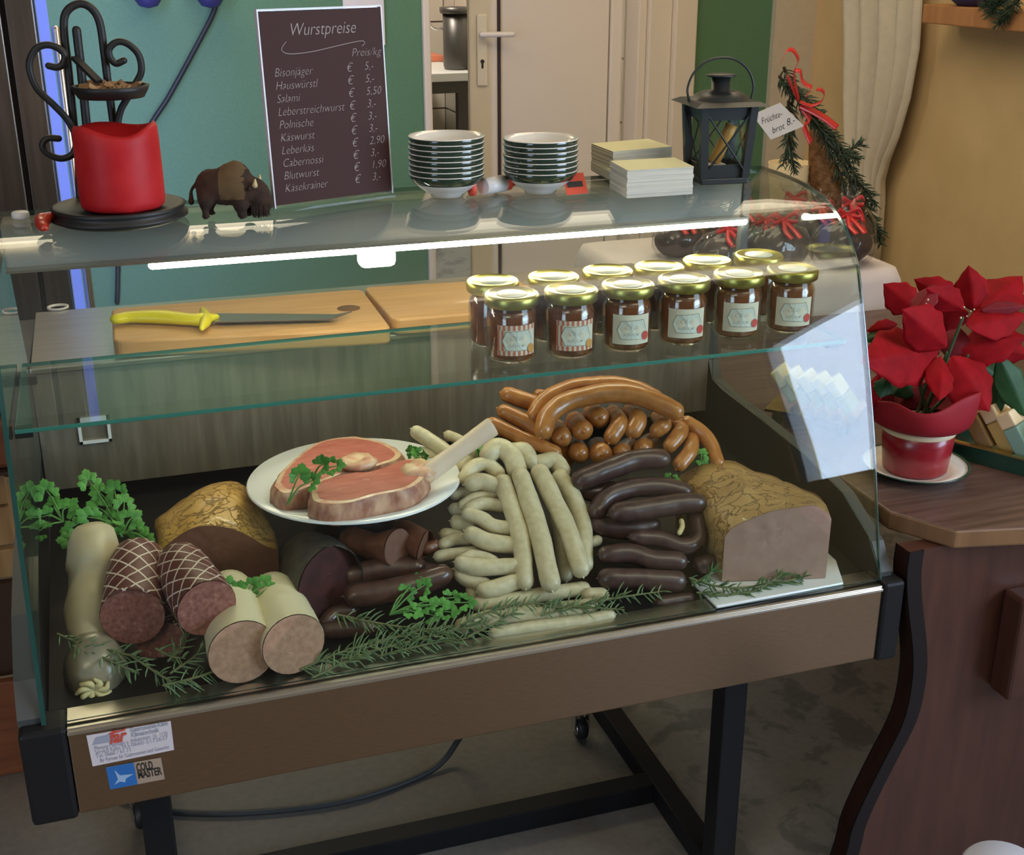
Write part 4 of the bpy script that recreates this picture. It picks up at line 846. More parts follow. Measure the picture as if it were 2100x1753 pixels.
OS = [
 ([(770, 385), (800, 300), (890, 225), (1020, 185), (1180, 160), (1350, 180), (1480, 230), (1560, 275)], 58, .060, 'long orange sausage arching over the front of the orange pile'),
 ([(715, 300), (770, 215), (880, 150), (1040, 115), (1200, 110), (1340, 140), (1440, 190)], 50, .035, 'long orange sausage arching just behind the front arch'),
 ([(560, 175), (650, 205), (770, 245)], 50, .020, 'topmost of three orange sausages pointing left'),
 ([(540, 275), (640, 325), (780, 400)], 50, .025, 'middle of three orange sausages pointing left'),
 ([(470, 350), (640, 430), (840, 515)], 44, .020, 'lowest of three orange sausages pointing left, behind the bone end'),
 ([(745, 170), (810, 185)], 32, -.005, 'small orange sausage tip peeking behind the left end of the arch'),
 ([(880, 425), (850, 385, .07)], 62, .020, 'orange sausage end at the far left of the upper row of ends'),
 ([(1005, 385), (960, 335, .07)], 62, .030, 'second orange sausage end from the left in the upper row'),
 ([(1105, 310), (1070, 285, .07)], 60, .025, 'highest orange sausage end, tucked under the arch'),
 ([(1185, 420), (1225, 340), (1190, 285, .05)], 54, .030, 'bent orange sausage right of the highest end'),
 ([(1310, 385), (1335, 320), (1290, 280, .04)], 58, .030, 'bent orange sausage with pale tip in the middle of the pile'),
 ([(1455, 385), (1490, 350), (1460, 310, .05)], 50, .022, 'orange sausage end below the right end of the arch'),
 ([(1530, 480), (1590, 405), (1600, 370, .03)], 44, .022, 'orange sausage slanting down at the right of the ends'),
 ([(1590, 590), (1655, 500), (1660, 430, .03)], 46, .018, 'orange sausage hanging beside the loaf, second from the right'),
 ([(1640, 345), (1730, 410), (1780, 490), (1815, 580)], 46, .000, 'rightmost orange sausage curving down towards the loaf'),
 ([(985, 525), (960, 480, .07)], 60, .004, 'shaded orange sausage end low on the left'),
 ([(1115, 525), (1100, 490, .07)], 66, .012, 'fat orange sausage end low in the middle'),
 ([(1235, 515), (1285, 480, .05)], 52, .006, 'orange sausage end low, right of the fat one'),
 ([(1365, 490), (1415, 455, .05)], 54, .008, 'orange sausage end low, just above the top blood sausage'),
 ([(1560, 340), (1630, 395, .02)], 46, -.004, 'orange sausage hidden below the tip of the arch'),
 ([(850, 470), (900, 560, .03)], 60, -.010, 'shaded orange sausage behind the crown of white ones'),
]
for pts, r, d, lb in OS: link(pts, r, c3, 2.9215, d, 'orange_sausage', 'orange_sausage', lb, G2)
G3 = 'dark blood sausages on the right'
BS = [
 ([(1000, 680), (1150, 622), (1320, 565), (1470, 560)], 64, .045, 'uppermost thick blood sausage on the right pile'),
 ([(1095, 870), (1150, 790), (1300, 735), (1480, 725), (1610, 750)], 58, .035, 'curved blood sausage below the uppermost one'),
 ([(1225, 880), (1400, 855), (1560, 830), (1690, 822)], 64, .060, 'straight blood sausage in front of the curved one'),
 ([(990, 740), (1080, 760), (1180, 740)], 55, .005, 'shaded blood sausage under the uppermost one'),
 ([(1090, 950), (1250, 980), (1420, 960)], 62, .015, 'shaded blood sausage under the straight one'),
 ([(1330, 1030), (1480, 1040), (1600, 1080), (1690, 1040), (1690, 930)], 52, .040, 'looped blood sausage bending up beside the loaf'),
 ([(1160, 1130), (1290, 1125), (1420, 1160), (1580, 1170)], 60, .040, 'blood sausage lying under the looped one'),
 ([(1160, 1275), (1350, 1280), (1570, 1290)], 64, .036, 'lowest long blood sausage behind the rosemary'),
 ([(1480, 1420), (1640, 1395)], 40, .016, 'reddish dark sausage end at the front ledge'),
 ([(1725, 1190), (1795, 1175)], 52, .020, 'stubby purple sausage end touching the right loaf'),
 ([(1680, 900), (1740, 990), (1760, 1090)], 55, -.005, 'dark sausage wedged between the pile and the right loaf'),
]
for k, (pts, r, d, lb) in enumerate(BS):
    o = link(pts, r, c3, 2.9215, d, 'blood_sausage', 'blood_sausage', lb, G3, tips=k > 4)
    if k == 2:
        a, b_ = surf(*c3(1600, 930), .06), surf(*c3(1588, 1000), .06); MB().tube([a, a.lerp(b_, .5) + V((.003, 0, 0)), b_], .0042, 6, 6).build('white_string', 'casing_tie', o)
G4 = 'dark sausages under the platter'
DS = [
 ([(740, 1190), (950, 1150), (1160, 1140)], 82, .000, 'upper dark sausage lying right of the smoked ham', 'dark_sausage'),
 ([(760, 1325), (920, 1310), (1150, 1260), (1340, 1190)], 84, .032, 'large glossy dark sausage below the cut brown ones', 'dark_sausage'),
 ([(560, 1500), (620, 1450), (720, 1430)], 52, .004, 'small dark sausage below the cut face of the ham', 'dark_sausage'),
 ([(580, 1560), (700, 1555), (850, 1540)], 58, .022, 'dark shiny sausage at the front behind the rosemary', 'dark_sausage'),
 ([(1240, 1010), (1290, 985)], 44, .000, 'little brown sausage tip beside the white sausages', 'brown_sausage'),
 ([(1190, 1150), (1300, 1160)], 55, -.01, 'dark sausage half hidden behind the glossy one', 'dark_sausage'),
]
for pts, r, d, lb, m in DS: link(pts, r, c2, 3.308, d, m, 'dark_sausage', lb, G4)
def cutlink(name, P, r, rim, cutm, label, cat, group=None, cutend=1, seg=28, facetilt=None, noise=.001, bul=.0, taper0=1.0, extra=None):
    """cylinder sausage with one clean cut face at the end P[-1] (child 'cut_face')"""
    P = [V(p) for p in P]; mb = MB(); R = r if isinstance(r, (list, tuple)) else [r] * len(P)
    mb.tube(P, list(R), seg, 24 if len(P) > 2 else 10, caps=(1, 0), taper=taper0)
    last = [p.copy() for p in mb.v[-seg:]]; cen = sum(last, V()) / seg
    if facetilt is not None:
        t = (P[-1] - P[-2]).normalized(); nrm = V(facetilt).normalized(); nring = len(mb.v) // seg
        for k in range(seg):
            p = mb.v[-seg + k]; dlt = -(p - cen).dot(nrm) / t.dot(nrm); p += t * dlt
        last = [p.copy() for p in mb.v[-seg:]]
    else: nrm = (P[-1] - P[-2]).normalized()
    sd = random.random() * 9
    for p in mb.v[:-seg]: p += mnoise.noise_vector(p * 45 + V((sd, 0, 0))) * noise
    o = mb.build(name, rim); tag(o, label, cat, group)
    fm = MB(); off = nrm * .0012; I = []
    for q in (1.0, .8, .55, .3): I.append([cen + (p - cen) * q * (.985 if q == 1 else 1) + off + nrm * (bul * (1 - q * q)) for p in last])
    fm.loft(I, 0, True, cap0=False, cap1=True)
    if noise:
        for p in fm.v[seg:]: p += nrm * mnoise.noise(p * 160) * .0009
    fm.build('cut_face', cutm, o)
    return o
# two cut brown sausages under the platter
A = surf(*c2(740, 955), -.01); B = surf(*c2(1040, 1000), .035)
cutlink('brown_sausage', [A, A.lerp(B, .5) + V((0, 0, -.004)), B], [.022, .021, .029], 'brown_sausage', 'liver_cut_dark' if 'liver_cut_dark' in MATS else 'loaf_dark_cut', 'brown sausage with an open cut end under the platter', 'sausage', facetilt=(.55, -.8, .1))
A = surf(*c2(1090, 900), -.01); B = surf(*c2(1215, 985), .02)
cutlink('brown_sausage', [A, A.lerp(B, .5), B], [.020, .022, .024], 'brown_sausage', 'loaf_dark_cut', 'short brown sausage stump leaning beside the white sausages', 'sausage', facetilt=(.8, -.5, -.2))
# smoked ham chunk
A = surf(*c2(450, 1095), -.045); B = surf(*c2(575, 1245), .030)
cutlink('smoked_ham', [A, A.lerp(B, .45), B], [.047, .054, .056], 'ham_rind', 'ham_cut', 'dark smoked ham piece with a blackish rind and cut face', 'ham', facetilt=(.62, -.76, .10), noise=.0025, bul=.003)
# ---- white liver sausage with the tied bulb
def fp_(x, y, d=0): return surf(x, y, d)
lp_ = [(190, 1118), (193, 1160), (188, 1195), (187, 1240), (190, 1290), (194, 1330), (196, 1372)]
P = [fp_(x, y, .020 - .01 * k / 6) for k, (x, y) in enumerate(lp_)]; s_ = ps(P[3])
R = [47 * s_, 55 * s_, 43 * s_, 48 * s_, 45 * s_, 34 * s_, 46 * s_]
mb = MB().tube(P[:6], R[:6], 24, 40, caps=(1, 2))
for p in mb.v: p += mnoise.noise_vector(p * 20) * .006 + mnoise.noise_vector(p * 50) * .0015
ls = tag(mb.build('liver_sausage', 'liver_casing'), 'long lumpy pale liver sausage in a white casing at the left pane', 'sausage')
mb = MB(); c = P[6] + V((0, 0, .0)); mb.lathe([(0, -.042), (.018, -.040), (.034, -.028), (.0425, -.004), (.040, .018), (.030, .036), (.018, .048), (0, .050)], c, 28, ax=Matrix(((1, 0, 0), (0, .8, .6), (0, -.6, .8))).transposed() if False else Matrix(((1, 0, 0), (0, .85, .52), (0, -.52, .85))))
for p in mb.v: p += mnoise.noise_vector(p * 30) * .003
mb.build('bulb_end', 'liver_bulb', ls)
kc = on(192, 1412, 'y', c.y - .040)
mb = MB()
for k in range(7):
    a = k * .9; mb.tube([kc, kc + V((math.cos(a) * .015, -.006, math.sin(a) * .012)), kc + V((math.cos(a + .5) * .022, -.004, math.sin(a + .5) * .016))], [.005, .0045, .0025], 6, 8)
mb.tube([kc, kc + V((.003, -.005, -.014)), kc + V((.010, -.004, -.026))], [.003, .0022, .0015], 6, 8); mb.build('casing_knot', 'casing_tie', ls)
# ---- netted salamis
A, B = fp_(283, 1158, .045), fp_(272, 1262, .075)
cutlink('netted_salami', [A, A.lerp(B, .5), B], [.040, .043, .0435], 'salami_net', 'salami_cut', 'left netted salami with its cut face towards the front glass', 'salami', 'netted salamis', facetilt=(-.12, -.86, -.02))
A, B = fp_(373, 1165, .070), fp_(424, 1246, .125)
cutlink('netted_salami', [A, A.lerp(B, .5), B], [.037, .040, .0415], 'salami_net', 'salami_cut', 'right netted salami leaning against the brown loaf', 'salami', 'netted salamis', facetilt=(.22, -.86, -.05))
A, B = fp_(348, 1225, -.02), fp_(330, 1315, .012)
cutlink('netted_salami', [A, A.lerp(B, .5), B], [.030, .034, .034], 'salami_net', 'salami_cut', 'small netted salami lying beneath the two larger ones', 'salami', 'netted salamis', facetilt=(-.1, -.95, .1))
# ---- liverwurst halves
A, B = on(462, 1215, 'z', .625), on(499, 1346, 'z', .594)
A.y = 1.66; A = on(472, 1222, 'y', 1.66); B.y += .012
cutlink('liverwurst', [A, A.lerp(B, .5), B], [.038, .0445, .046], 'liver_skin', 'liver_cut', 'left cut liverwurst with round pinkish face at the ledge', 'sausage', 'cut liverwursts', facetilt=(.10, -.97, .05), noise=.0012)
A, B = on(562, 1225, 'y', 1.64), on(605, 1330, 'z', .594)
B.y += .012
cutlink('liverwurst', [A, A.lerp(B, .5), B], [.038, .043, .044], 'liver_skin', 'liver_cut', 'right cut liverwurst beside the smoked ham', 'sausage', 'cut liverwursts', facetilt=(.20, -.95, .05), noise=.0012)
# ---- meat loaves : front face and crust as a loft
def loaf(name, face, back, yb, yf, label, crustm, cutm, zb, lift=.012, nmid=5):
    """face/back: px outlines of the upper edge left to right; body lofted from face plane to back plane"""
    n = 26
    def res(pts):
        P = [V((x, y, 0)) for x, y in pts]; c = catmull(P, 40); L = [0]
        for i in range(1, len(c)): L.append(L[-1] + (c[i] - c[i - 1]).length)
        out = []
        for k in range(n):
            t = L[-1] * k / (n - 1); i = max(0, min(len(c) - 2, next((j for j in range(len(L) - 1) if L[j + 1] >= t), len(c) - 2))); u = (t - L[i]) / max(1e-9, L[i + 1] - L[i]); out.append(c[i].lerp(c[i + 1], min(1, max(0, u))))
        return out
    f = res(face); b_ = res(back)
    Ff = [on(p.x, p.y, 'y', yf(p.x)) for p in f]; Bb = [on(p.x, p.y, 'y', yb(p.x)) for p in b_]
    rows = []
    for k in range(nmid + 1):
        t = k / nmid; row = []
        for a, c in zip(Ff, Bb):
            q = a.lerp(c, t); q = q + V((0, -.2, 1)) * lift * math.sin(PI * t) ; row.append(q)
        rows.append(row)
    body = MB(); full = []
    for row in rows:
        w0, w1 = row[0], row[-1]; m_ = 10
        full.append(row + [V((w1.x + (w0.x - w1.x) * j / m_, w1.y + (w0.y - w1.y) * j / m_, zb(w1.y + (w0.y - w1.y) * j / m_))) for j in range(m_ + 1)])
    # loops share index, close the bottom
    body.loft(full, 0, True, cap0=False, cap1=True)
    for p in body.v[len(full[0]):]: p += mnoise.noise_vector(p * 30) * .004 + mnoise.noise_vector(p * 75) * .0018
    o = body.build(name, crustm); tag(o, label, 'meat loaf')
    fm = MB(); c = sum(full[0], V()) / len(full[0]); fm.loft([[c + (p - c) * q + V((0, -.0008, 0)) for p in full[0]] for q in (1, .75, .5, .25)], 0, True, cap0=False)
    for p in fm.v[len(full[0]):]: p.y += mnoise.noise(p * 60) * .002
    fm.build('cut_face', cutm, o)
    return o
loaf('meat_loaf', [c1(955, 690), c1(1010, 625), c1(1150, 535), c1(1290, 520), c1(1440, 555), c1(1590, 640), c1(1662, 662)],
     [c1(930, 560), c1(925, 480), c1(1060, 390), c1(1250, 270), c1(1430, 262), c1(1540, 380), c1(1640, 560)],
     lambda x: 1.86, lambda x: 1.735 - .0001 * (x - 450), 'small round meat loaf with golden scored crust and brown cut face', 'golden_crust', 'loaf_dark_cut', lambda y: deckz(y) + .003)
pb = [on(x, y, 'z', .572) for x, y in ((1468, 1190), (1700, 1165), (1725, 1185), (1715, 1200), (1480, 1245))]
tag(MB().prism([V((q.x, q.y, .5485)) for q in (on(1420, 1195, 'z', .552), on(1470, 1245, 'z', .552), on(1730, 1196, 'z', .552), on(1715, 1150, 'z', .552), on(1640, 1080, 'z', .552))], (0, 0, .005)).build('serving_board', 'platter_white', bevel=.002), 'white plastic board under the right meat loaf', 'board')
loaf('meat_loaf', [c4(1085, 810), c4(1150, 740), c4(1380, 645), c4(1560, 615), c4(1680, 603), c4(1760, 650), c4(1792, 690)],
     [c4(775, 420), c4(820, 375), c4(980, 320), c4(1120, 312), c4(1330, 385), c4(1560, 470), c4(1700, 530)],
     lambda x: 1.72, lambda x: 1.530 - .00018 * (x - 1490), 'large meat loaf with tan scored crust and big pale cut face at the right', 'tan_crust', 'loaf_pink_cut', lambda y: .5545 + .03 * max(0, y - 1.50), lift=.006)
# ---- platter with two steaks, on a dark stand
PY = 1.79; pc_ = on(727, 985, 'y', PY); pr_ = 212 * ps(pc_) * 1.0
tag(MB().lathe([(0, 0), (.09, 0), (.085, .02), (.05, .06), (.06, pc_.z - deckz(PY) - .022), (0, pc_.z - deckz(PY) - .022)], V((pc_.x, PY + .01, deckz(PY) + .001)), 32).build('platter_stand', 'black_plastic'), 'black pedestal holding up the white meat platter', 'stand')
tag(MB().lathe([(0, -.018), (pr_ * .62, -.018), (pr_ * .70, -.013), (pr_ * .97, .0), (pr_, .003), (pr_ * .985, .006), (pr_ * .70, -.007), (pr_ * .60, -.011), (0, -.011)], pc_, 64).build('meat_platter', 'platter_white'), 'round white platter carrying two raw steaks', 'platter')
def steak(top_, zt, thick, name, label, seed, push=.0):
    T = [on(*c2(x, y), 'z', zt) for x, y in top_]; T = catmull(T + [T[0]], 66)[:-1]; c = sum(T, V()) / len(T)
    zb = pc_.z - .009
    loops = []
    for (q, z) in ((.80, zb), (.97, zb + .004), (1.03, zb + thick * .4), (1.02, zt - .009), (.985, zt - .003), (.95, zt)): loops.append([V((c.x + (p.x - c.x) * q, c.y + (p.y - c.y) * q, z)) for p in T])
    mb = MB().loft(loops, 0, True, cap1=False)
    for p in mb.v[:-len(T)]: p += mnoise.noise_vector(p * 40 + V((seed, 0, 0))) * .004 + mnoise.noise_vector(p * 90) * .0015
    o = tag(mb.build(name, 'meat_side'), label, 'steak')
    rim = MB().loft([loops[-1], [V((c.x + (p.x - c.x) * .86, c.y + (p.y - c.y) * .86, zt + .0015)) for p in T]], 0, True, cap0=False, cap1=False); rim.build('fat_rim', 'meat_fat', o)
    tp = MB().loft([[V((c.x + (p.x - c.x) * q, c.y + (p.y - c.y) * q, zt + .0015 + .002 * (1 - q))) for p in T] for q in (.862, .6, .35, .12)], 0, True, cap0=False); 
    for p in tp.v[len(T):]: p.z += mnoise.noise(p * 60) * .0015
    tp.build('red_face', 'raw_meat', o)
    return o, c
zt = pc_.z + .030
o1, cA = steak([(185, 590), (230, 500), (330, 400), (480, 290), (640, 248), (800, 246), (960, 280), (1080, 350), (1060, 400), (940, 440), (840, 470), (680, 500), (520, 560), (360, 620), (250, 640)], zt - .004, .032, 'raw_steak', 'rear raw steak with a bone ring in the middle of the platter', 3)
o2, cB = steak([(440, 640), (470, 565), (570, 530), (720, 492), (850, 486), (1000, 440), (1130, 392), (1230, 415), (1250, 500), (1190, 570), (1080, 615), (900, 650), (720, 700), (560, 710), (460, 690)], zt, .036, 'raw_steak', 'front raw rib steak with the long bone on the platter', 8)
# bone ring lump on the rear steak, knuckle on the front steak
bq_ = on(*c2(770, 425), 'z', zt + .004)
mb = MB().lathe([(0, -.008), (.026, -.006), (.030, .002), (.022, .008), (.012, .006), (.009, .003), (0, .002)], bq_, 20); mb.noise(.004, 60); mb.build('bone_ring', 'meat_fat', o1)
kq = on(*c2(1190, 480), 'z', zt)
mb = MB().lathe([(0, -.022), (.022, -.016), (.028, 0), (.020, .010), (0, .013)], kq, 20); mb.noise(.006, 55); mb.build('bone_knuckle', 'meat_fat', o2)
b0 = on(*c2(1275, 480), 'y', kq.y - .004); b1 = on(*c2(1690, 178), 'y', kq.y + .012)
d = (b1 - b0).normalized(); sdv = V((d.z, 0, -d.x)).normalized(); ups = d.cross(sdv).normalized()
mb = MB().loft([[p0 + sdv * (w * math.cos(a)) + ups * (h * math.sin(a)) for a in [2 * PI * j / 12 + .26 for j in range(12)]] for p0, w, h in ((b0 - d * .02, .016, .011), (b0, .0165, .012), (b0.lerp(b1, .5), .0150, .011), (b1 - d * .004, .0165, .011), (b1, .0155, .0105))], 0, True)
mb.noise(.001, 60); mb.build('rib_bone', 'bone', o2)
# ---- herbs
def leaf_parsley(mb, c, ax, up, s_):
    """one lobed parsley leaf: ax = midrib, up = normal"""
    ax = V(ax).normalized(); up = V(up); up = (up - ax * up.dot(ax)).normalized(); sd = ax.cross(up)
    out = []
    lob = ((0, 0, 1.0), (62, .30, .82), (-62, .30, .82))
    for ang, st_, ln_ in lob:
        a = math.radians(ang); d = ax * math.cos(a) + sd * math.sin(a); e = d.cross(up); o = c + ax * (st_ * s_ * .25)
        pts = [(0, .03), (.18, .18), (.34, .33), (.40, .24), (.56, .42), (.66, .27), (.80, .30), (.84, .15), (1, 0)]
        L_ = [o + d * (t * ln_ * s_) + e * (w * ln_ * s_) + up * (math.sin(t * 2.6) * .14 * s_ - w * .28 * s_) for t, w in pts]
        Rr = [o + d * (t * ln_ * s_) - e * (w * ln_ * s_) + up * (math.sin(t * 2.6) * .14 * s_ - w * .28 * s_) for t, w in pts]
        M = [o + d * (t * ln_ * s_) + up * (math.sin(t * 2.6) * .14 * s_) for t, w in pts]
        i = mb.add(L_); j = mb.add(M); k = mb.add(Rr)
        for q in range(len(pts) - 1): mb.face((i + q, i + q + 1, j + q + 1, j + q), 0, True); mb.face((j + q, j + q + 1, k + q + 1, k + q), 0, True)
VIEW = lambda p: (V((0, 0, EYE)) - p).normalized()
def parsley(root, leaves, label, d=.02, sz=.017, y=None, group='parsley sprigs'):
    def pt(x, yy, dd=0): return on(x, yy, 'y', y - dd) if y else surf(x, yy, d + dd)
    r0 = pt(*root); t = thing('parsley_sprig', label, 'parsley', r0, group)
    st_ = MB(); lf = MB()
    for (x, yy, *rest) in leaves:
        k = rest[0] if rest else 1.0
        p = pt(x, yy, random.uniform(-.004, .012)); mid = r0.lerp(p, .55) + V((random.uniform(-.004, .004), 0, .006))
        st_.tube([r0, mid, p], [.0016, .0013, .0009], 5, 10)
        ax = (p - mid).normalized() + V((random.uniform(-.4, .4), random.uniform(-.3, .1), random.uniform(-.2, .4)))
        up = VIEW(p) + V((random.uniform(-.5, .5), 0, random.uniform(.1, .7)))
        leaf_parsley(lf, p, ax, up, sz * k)
        for q in (-1, 1):
            sd = ax.normalized().cross(up.normalized()); leaf_parsley(lf, p - ax.normalized() * .008 + sd * q * .006, ax * .5 + sd * q, up, sz * k * .72)
    st_.build('stem', 'parsley_stem', t); lf.build('leaves', 'parsley', t, fixn=False)
    return t
parsley((250, 1095), [(182, 985), (205, 1010), (235, 1005), (200, 1040), (225, 1060), (255, 1030), (270, 1062), (245, 1080), (150, 1085), (140, 1108, .9), (180, 1060), (285, 1090, .9), (300, 1105, .8), (215, 1090)], 'large parsley bunch behind the lumpy liver sausage', d=-.03, sz=.021)
parsley((130, 1070), [(95, 1005), (110, 1035), (85, 1060), (72, 1095, .9), (140, 1040)], 'parsley sprig at the left glass pane', d=-.035, sz=.020)
parsley((480, 1275), [(468, 1200), (490, 1210), (515, 1200), (540, 1195), (495, 1235), (480, 1245), (550, 1205, .8)], 'parsley sprig between the cut liverwursts', d=.058, sz=.016)
parsley((590, 1034), [(615, 972), (640, 985, .8)], 'parsley sprig lying over the left end of the steaks', y=1.70, sz=.021)
parsley((640, 985), [(662, 952), (690, 955, .8)], 'parsley leaf between the two raw steaks', y=1.715, sz=.020)
parsley((870, 955), [(855, 932), (872, 935), (845, 925, .8)], 'parsley sprig beside the steak bone on the platter', y=1.80, sz=.017)
parsley((985, 945), [(978, 922), (990, 930, .9)], 'parsley leaf poking out beside the crown of white sausages', d=.01, sz=.018)
parsley((800, 1260), [(850, 1190), (870, 1200), (840, 1210), (880, 1240), (850, 1255), (905, 1240), (930, 1225), (925, 1255), (890, 1262), (960, 1235)], 'parsley bunch in front of the glossy dark sausage', d=.045, sz=.015)
parsley((1440, 950), [(1425, 940, .8), (1450, 942, .9), (1440, 930, .8)], 'parsley tip behind the right meat loaf', d=.0, sz=.017)
parsley((1385, 1000), [(1372, 978, .7), (1390, 985, .6)], 'tiny parsley tip beside the curved blood sausage', d=.03, sz=.014)
def rosemary(stems, label, d=.03, nl=.024, dens=1.0, spread=.9, y=None, name='rosemary_sprig', group='rosemary sprigs', lm='rosemary', sm='rosemary_stem', rad=.0016, nw=.0013, cat='rosemary'):
    P0 = None; st_ = MB(); lf = MB()
    for pts in stems:
        P = [surf(x, yy, d) if y is None else on(x, yy, 'y', y) for x, yy in pts]
        if P0 is None: P0 = P[0]
        C_ = catmull(P, 40) if len(P) > 2 else [P[0].lerp(P[1], i / 20) for i in range(21)]
        st_.tube(P, [rad * 1.1] * (len(P) - 1) + [rad * .6] if len(P) > 2 else [rad, rad * .6], 6, 24)
        L_ = sum((C_[i + 1] - C_[i]).length for i in range(len(C_) - 1)); N_ = int(L_ / .0030 * dens)
        for k in range(N_):
            t = (k + random.random()) / N_ * (len(C_) - 1); i = min(len(C_) - 2, int(t)); p = C_[i].lerp(C_[i + 1], t - i); tg_ = (C_[i + 1] - C_[i]).normalized()
            a = random.random() * 2 * PI; s1 = tg_.orthogonal().normalized(); s2 = tg_.cross(s1); out = s1 * math.cos(a) + s2 * math.sin(a)
            dr = (tg_ * random.uniform(.45, 1.0) + out * spread).normalized(); ln_ = nl * random.uniform(.6, 1.1) * (1 if t < len(C_) * .85 else .7)
            w_ = dr.cross(VIEW(p)).normalized() * nw; bend = out * ln_ * .12
            lf.tube([p, p + dr * ln_ * .5 + bend * .6, p + dr * ln_ + bend * .2 - V((0, 0, ln_ * .08))], [nw * .7, nw, nw * .25], 4, 4, caps=(0, 0))
    t = thing(name, label, cat, P0, group)
    st_.build('stem', sm, t); lf.build('needles', lm, t); return t
rosemary([[(118, 1300), (170, 1322), (230, 1335), (300, 1352)], [(150, 1325), (215, 1350), (280, 1380)], [(270, 1345), (330, 1385), (360, 1400)]], 'rosemary sprig lying across the neck of the liver sausage', d=.055, nl=.022)
rosemary([[(335, 1405), (390, 1392), (440, 1375), (485, 1345)], [(350, 1380), (400, 1345), (445, 1300), (480, 1275)], [(345, 1355), (375, 1320), (400, 1275)], [(320, 1330), (350, 1345), (380, 1350)]], 'branched rosemary sprig below the netted salamis', d=.062, nl=.026, dens=.75)
rosemary([[(618, 1372), (680, 1345), (760, 1318), (850, 1300)], [(640, 1390), (700, 1362), (760, 1340)]], 'rosemary sprig in front of the right liverwurst', d=.052, nl=.026)
rosemary([[(700, 1352), (800, 1325), (900, 1300), (1000, 1275)], [(720, 1340), (830, 1300), (930, 1282)], [(780, 1345), (870, 1322), (960, 1308)], [(690, 1260), (760, 1275), (850, 1290), (930, 1300)]], 'thick rosemary bundle in front of the dark sausages', d=.052, nl=.026)
rosemary([[(930, 1290), (1000, 1255), (1080, 1238), (1150, 1240)], [(960, 1305), (1020, 1275), (1060, 1250)]], 'rosemary sprig over the bottom row of white sausages', d=.052, nl=.022)
rosemary([[(1110, 1262), (1190, 1240), (1270, 1225), (1360, 1212)], [(1130, 1245), (1200, 1245), (1280, 1250)]], 'rosemary sprig pointing right at the foot of the blood sausages', d=.050, nl=.028, dens=.7)
rosemary([[(1415, 1185), (1460, 1200), (1520, 1205), (1580, 1195)], [(1430, 1215), (1490, 1220), (1560, 1210)], [(1420, 1200), (1450, 1180), (1470, 1170)], [(1560, 1205), (1600, 1180), (1625, 1150)], [(1580, 1200), (1620, 1190), (1650, 1182)]], 'feathery green sprig in front of the right meat loaf', d=.052, nl=.020, dens=1.1, lm='herb_green')
# ---- chili sauce jars
def jar(loc, label, front, kind, ang):
    t = thing('sauce_jar', label, 'jar', loc, 'chili sauce jars'); r = .0375
    MB().lathe([(0, .003), (r - .006, .003), (r - .0025, .008), (r - .002, .068), (r - .006, .076), (.029, .079), (0, .079)], loc, 36).build('sauce', 'sauce', t)
    MB().lathe([(0, 0), (r - .006, 0), (r - .001, .004), (r, .010), (r, .066), (r - .003, .076), (.033, .081), (.033, .090), (0, .0905)], loc, 36).build('glass_jar', 'thin_glass', t)
    ld = MB().lathe([(.0385, .083), (.0400, .0845), (.0405, .090), (.0405, .097), (.0390, .0995), (.0360, .1005), (.0345, .0985), (.0, .0985)], loc, 40); ld.lathe([(.0385, .083), (.035, .083)], loc, 40); l_ = ld.build('lid', 'lid_gold', t)
    MB().lathe([(0, .0992), (.0225, .0992), (.0225, .0987)], loc, 32).build('lid_sticker', 'lid_sticker', l_)
    if front:
        LW, LH, z0 = 1.6, .046, .014; rr = r + .0006
        def lpnt(u, v, d=0): a = ang + (u - .5) * LW; return loc + V(((rr + d) * math.sin(a), -(rr + d) * math.cos(a), z0 + v * LH))
        def patch(u0, u1, v0, v1, d, nu=10): return MB().grid([[lpnt(u0 + (u1 - u0) * i / nu, v, d) for i in range(nu + 1)] for v in (v0, v1)])
        lb = patch(0, 1, 0, 1, 0, 16).build('label', 'label_cream', t)
        if kind == 'stripe':
            sm = MB()
            for i in range(8):
                u = .02 + i * .125
                for (v0, v1) in ((0, .16), (.84, 1)): sm.merge(patch(u, u + .06, v0, v1, .0003, 2))
            for u in (.0, .11): sm.merge(patch(u, u + .055, .16, .84, .0003, 2))
            sm.build('stripes', 'label_stripe', lb)
        o8 = [(.12, .5), (.22, .80), (.80, .84), (.90, .5), (.80, .16), (.22, .18)]
        def panel(sc_, d): 
            m_ = MB(); c = lpnt(.51, .5, d); pts = []
            for k in range(6):
                a, b_ = o8[k], o8[(k + 1) % 6]
                for j in range(4): u = a[0] + (b_[0] - a[0]) * j / 4; v = a[1] + (b_[1] - a[1]) * j / 4; pts.append(lpnt(.51 + (u - .51) * sc_, .5 + (v - .5) * sc_, d))
            m_.v = [c] + pts
            for k in range(len(pts)): m_.face((0, 1 + k, 1 + (k + 1) % len(pts)))
            return m_
        panel(1.0, .0006).build('frame_line', 'label_frame', lb); panel(.95, .0009).build('panel', 'label_panel', lb)
        tm = MB()
        for txt, v in (('Chili', .52), ('sauce', .30)):
            q = text_mb(txt, .0098, (0, 0, 0), (1, 0, 0), (0, 1, 0), 'CENTER', shear=.3, thin=-.0003, sx=1.15)
            tm.merge(q, lambda p: lpnt(.47 + p.x / (LW * rr), v + p.y / LH, .0012))
        tm.build('handwriting', 'ink', lb)
        m_ = MB(); c = (.86, .28) if kind != 'stripe' else (.86, .22)
        pts = [lpnt(c[0] + .10 * math.cos(2 * PI * k / 16), c[1] + .15 * math.sin(2 * PI * k / 16), .0014) for k in range(16)]; m_.v = [lpnt(*c, .0014)] + pts
        for k in range(16): m_.face((0, 1 + k, 1 + (k + 1) % 16))
        m_.build('fruit_picture', 'label_orange' if kind == 'stripe' else 'label_red', lb)
    return t
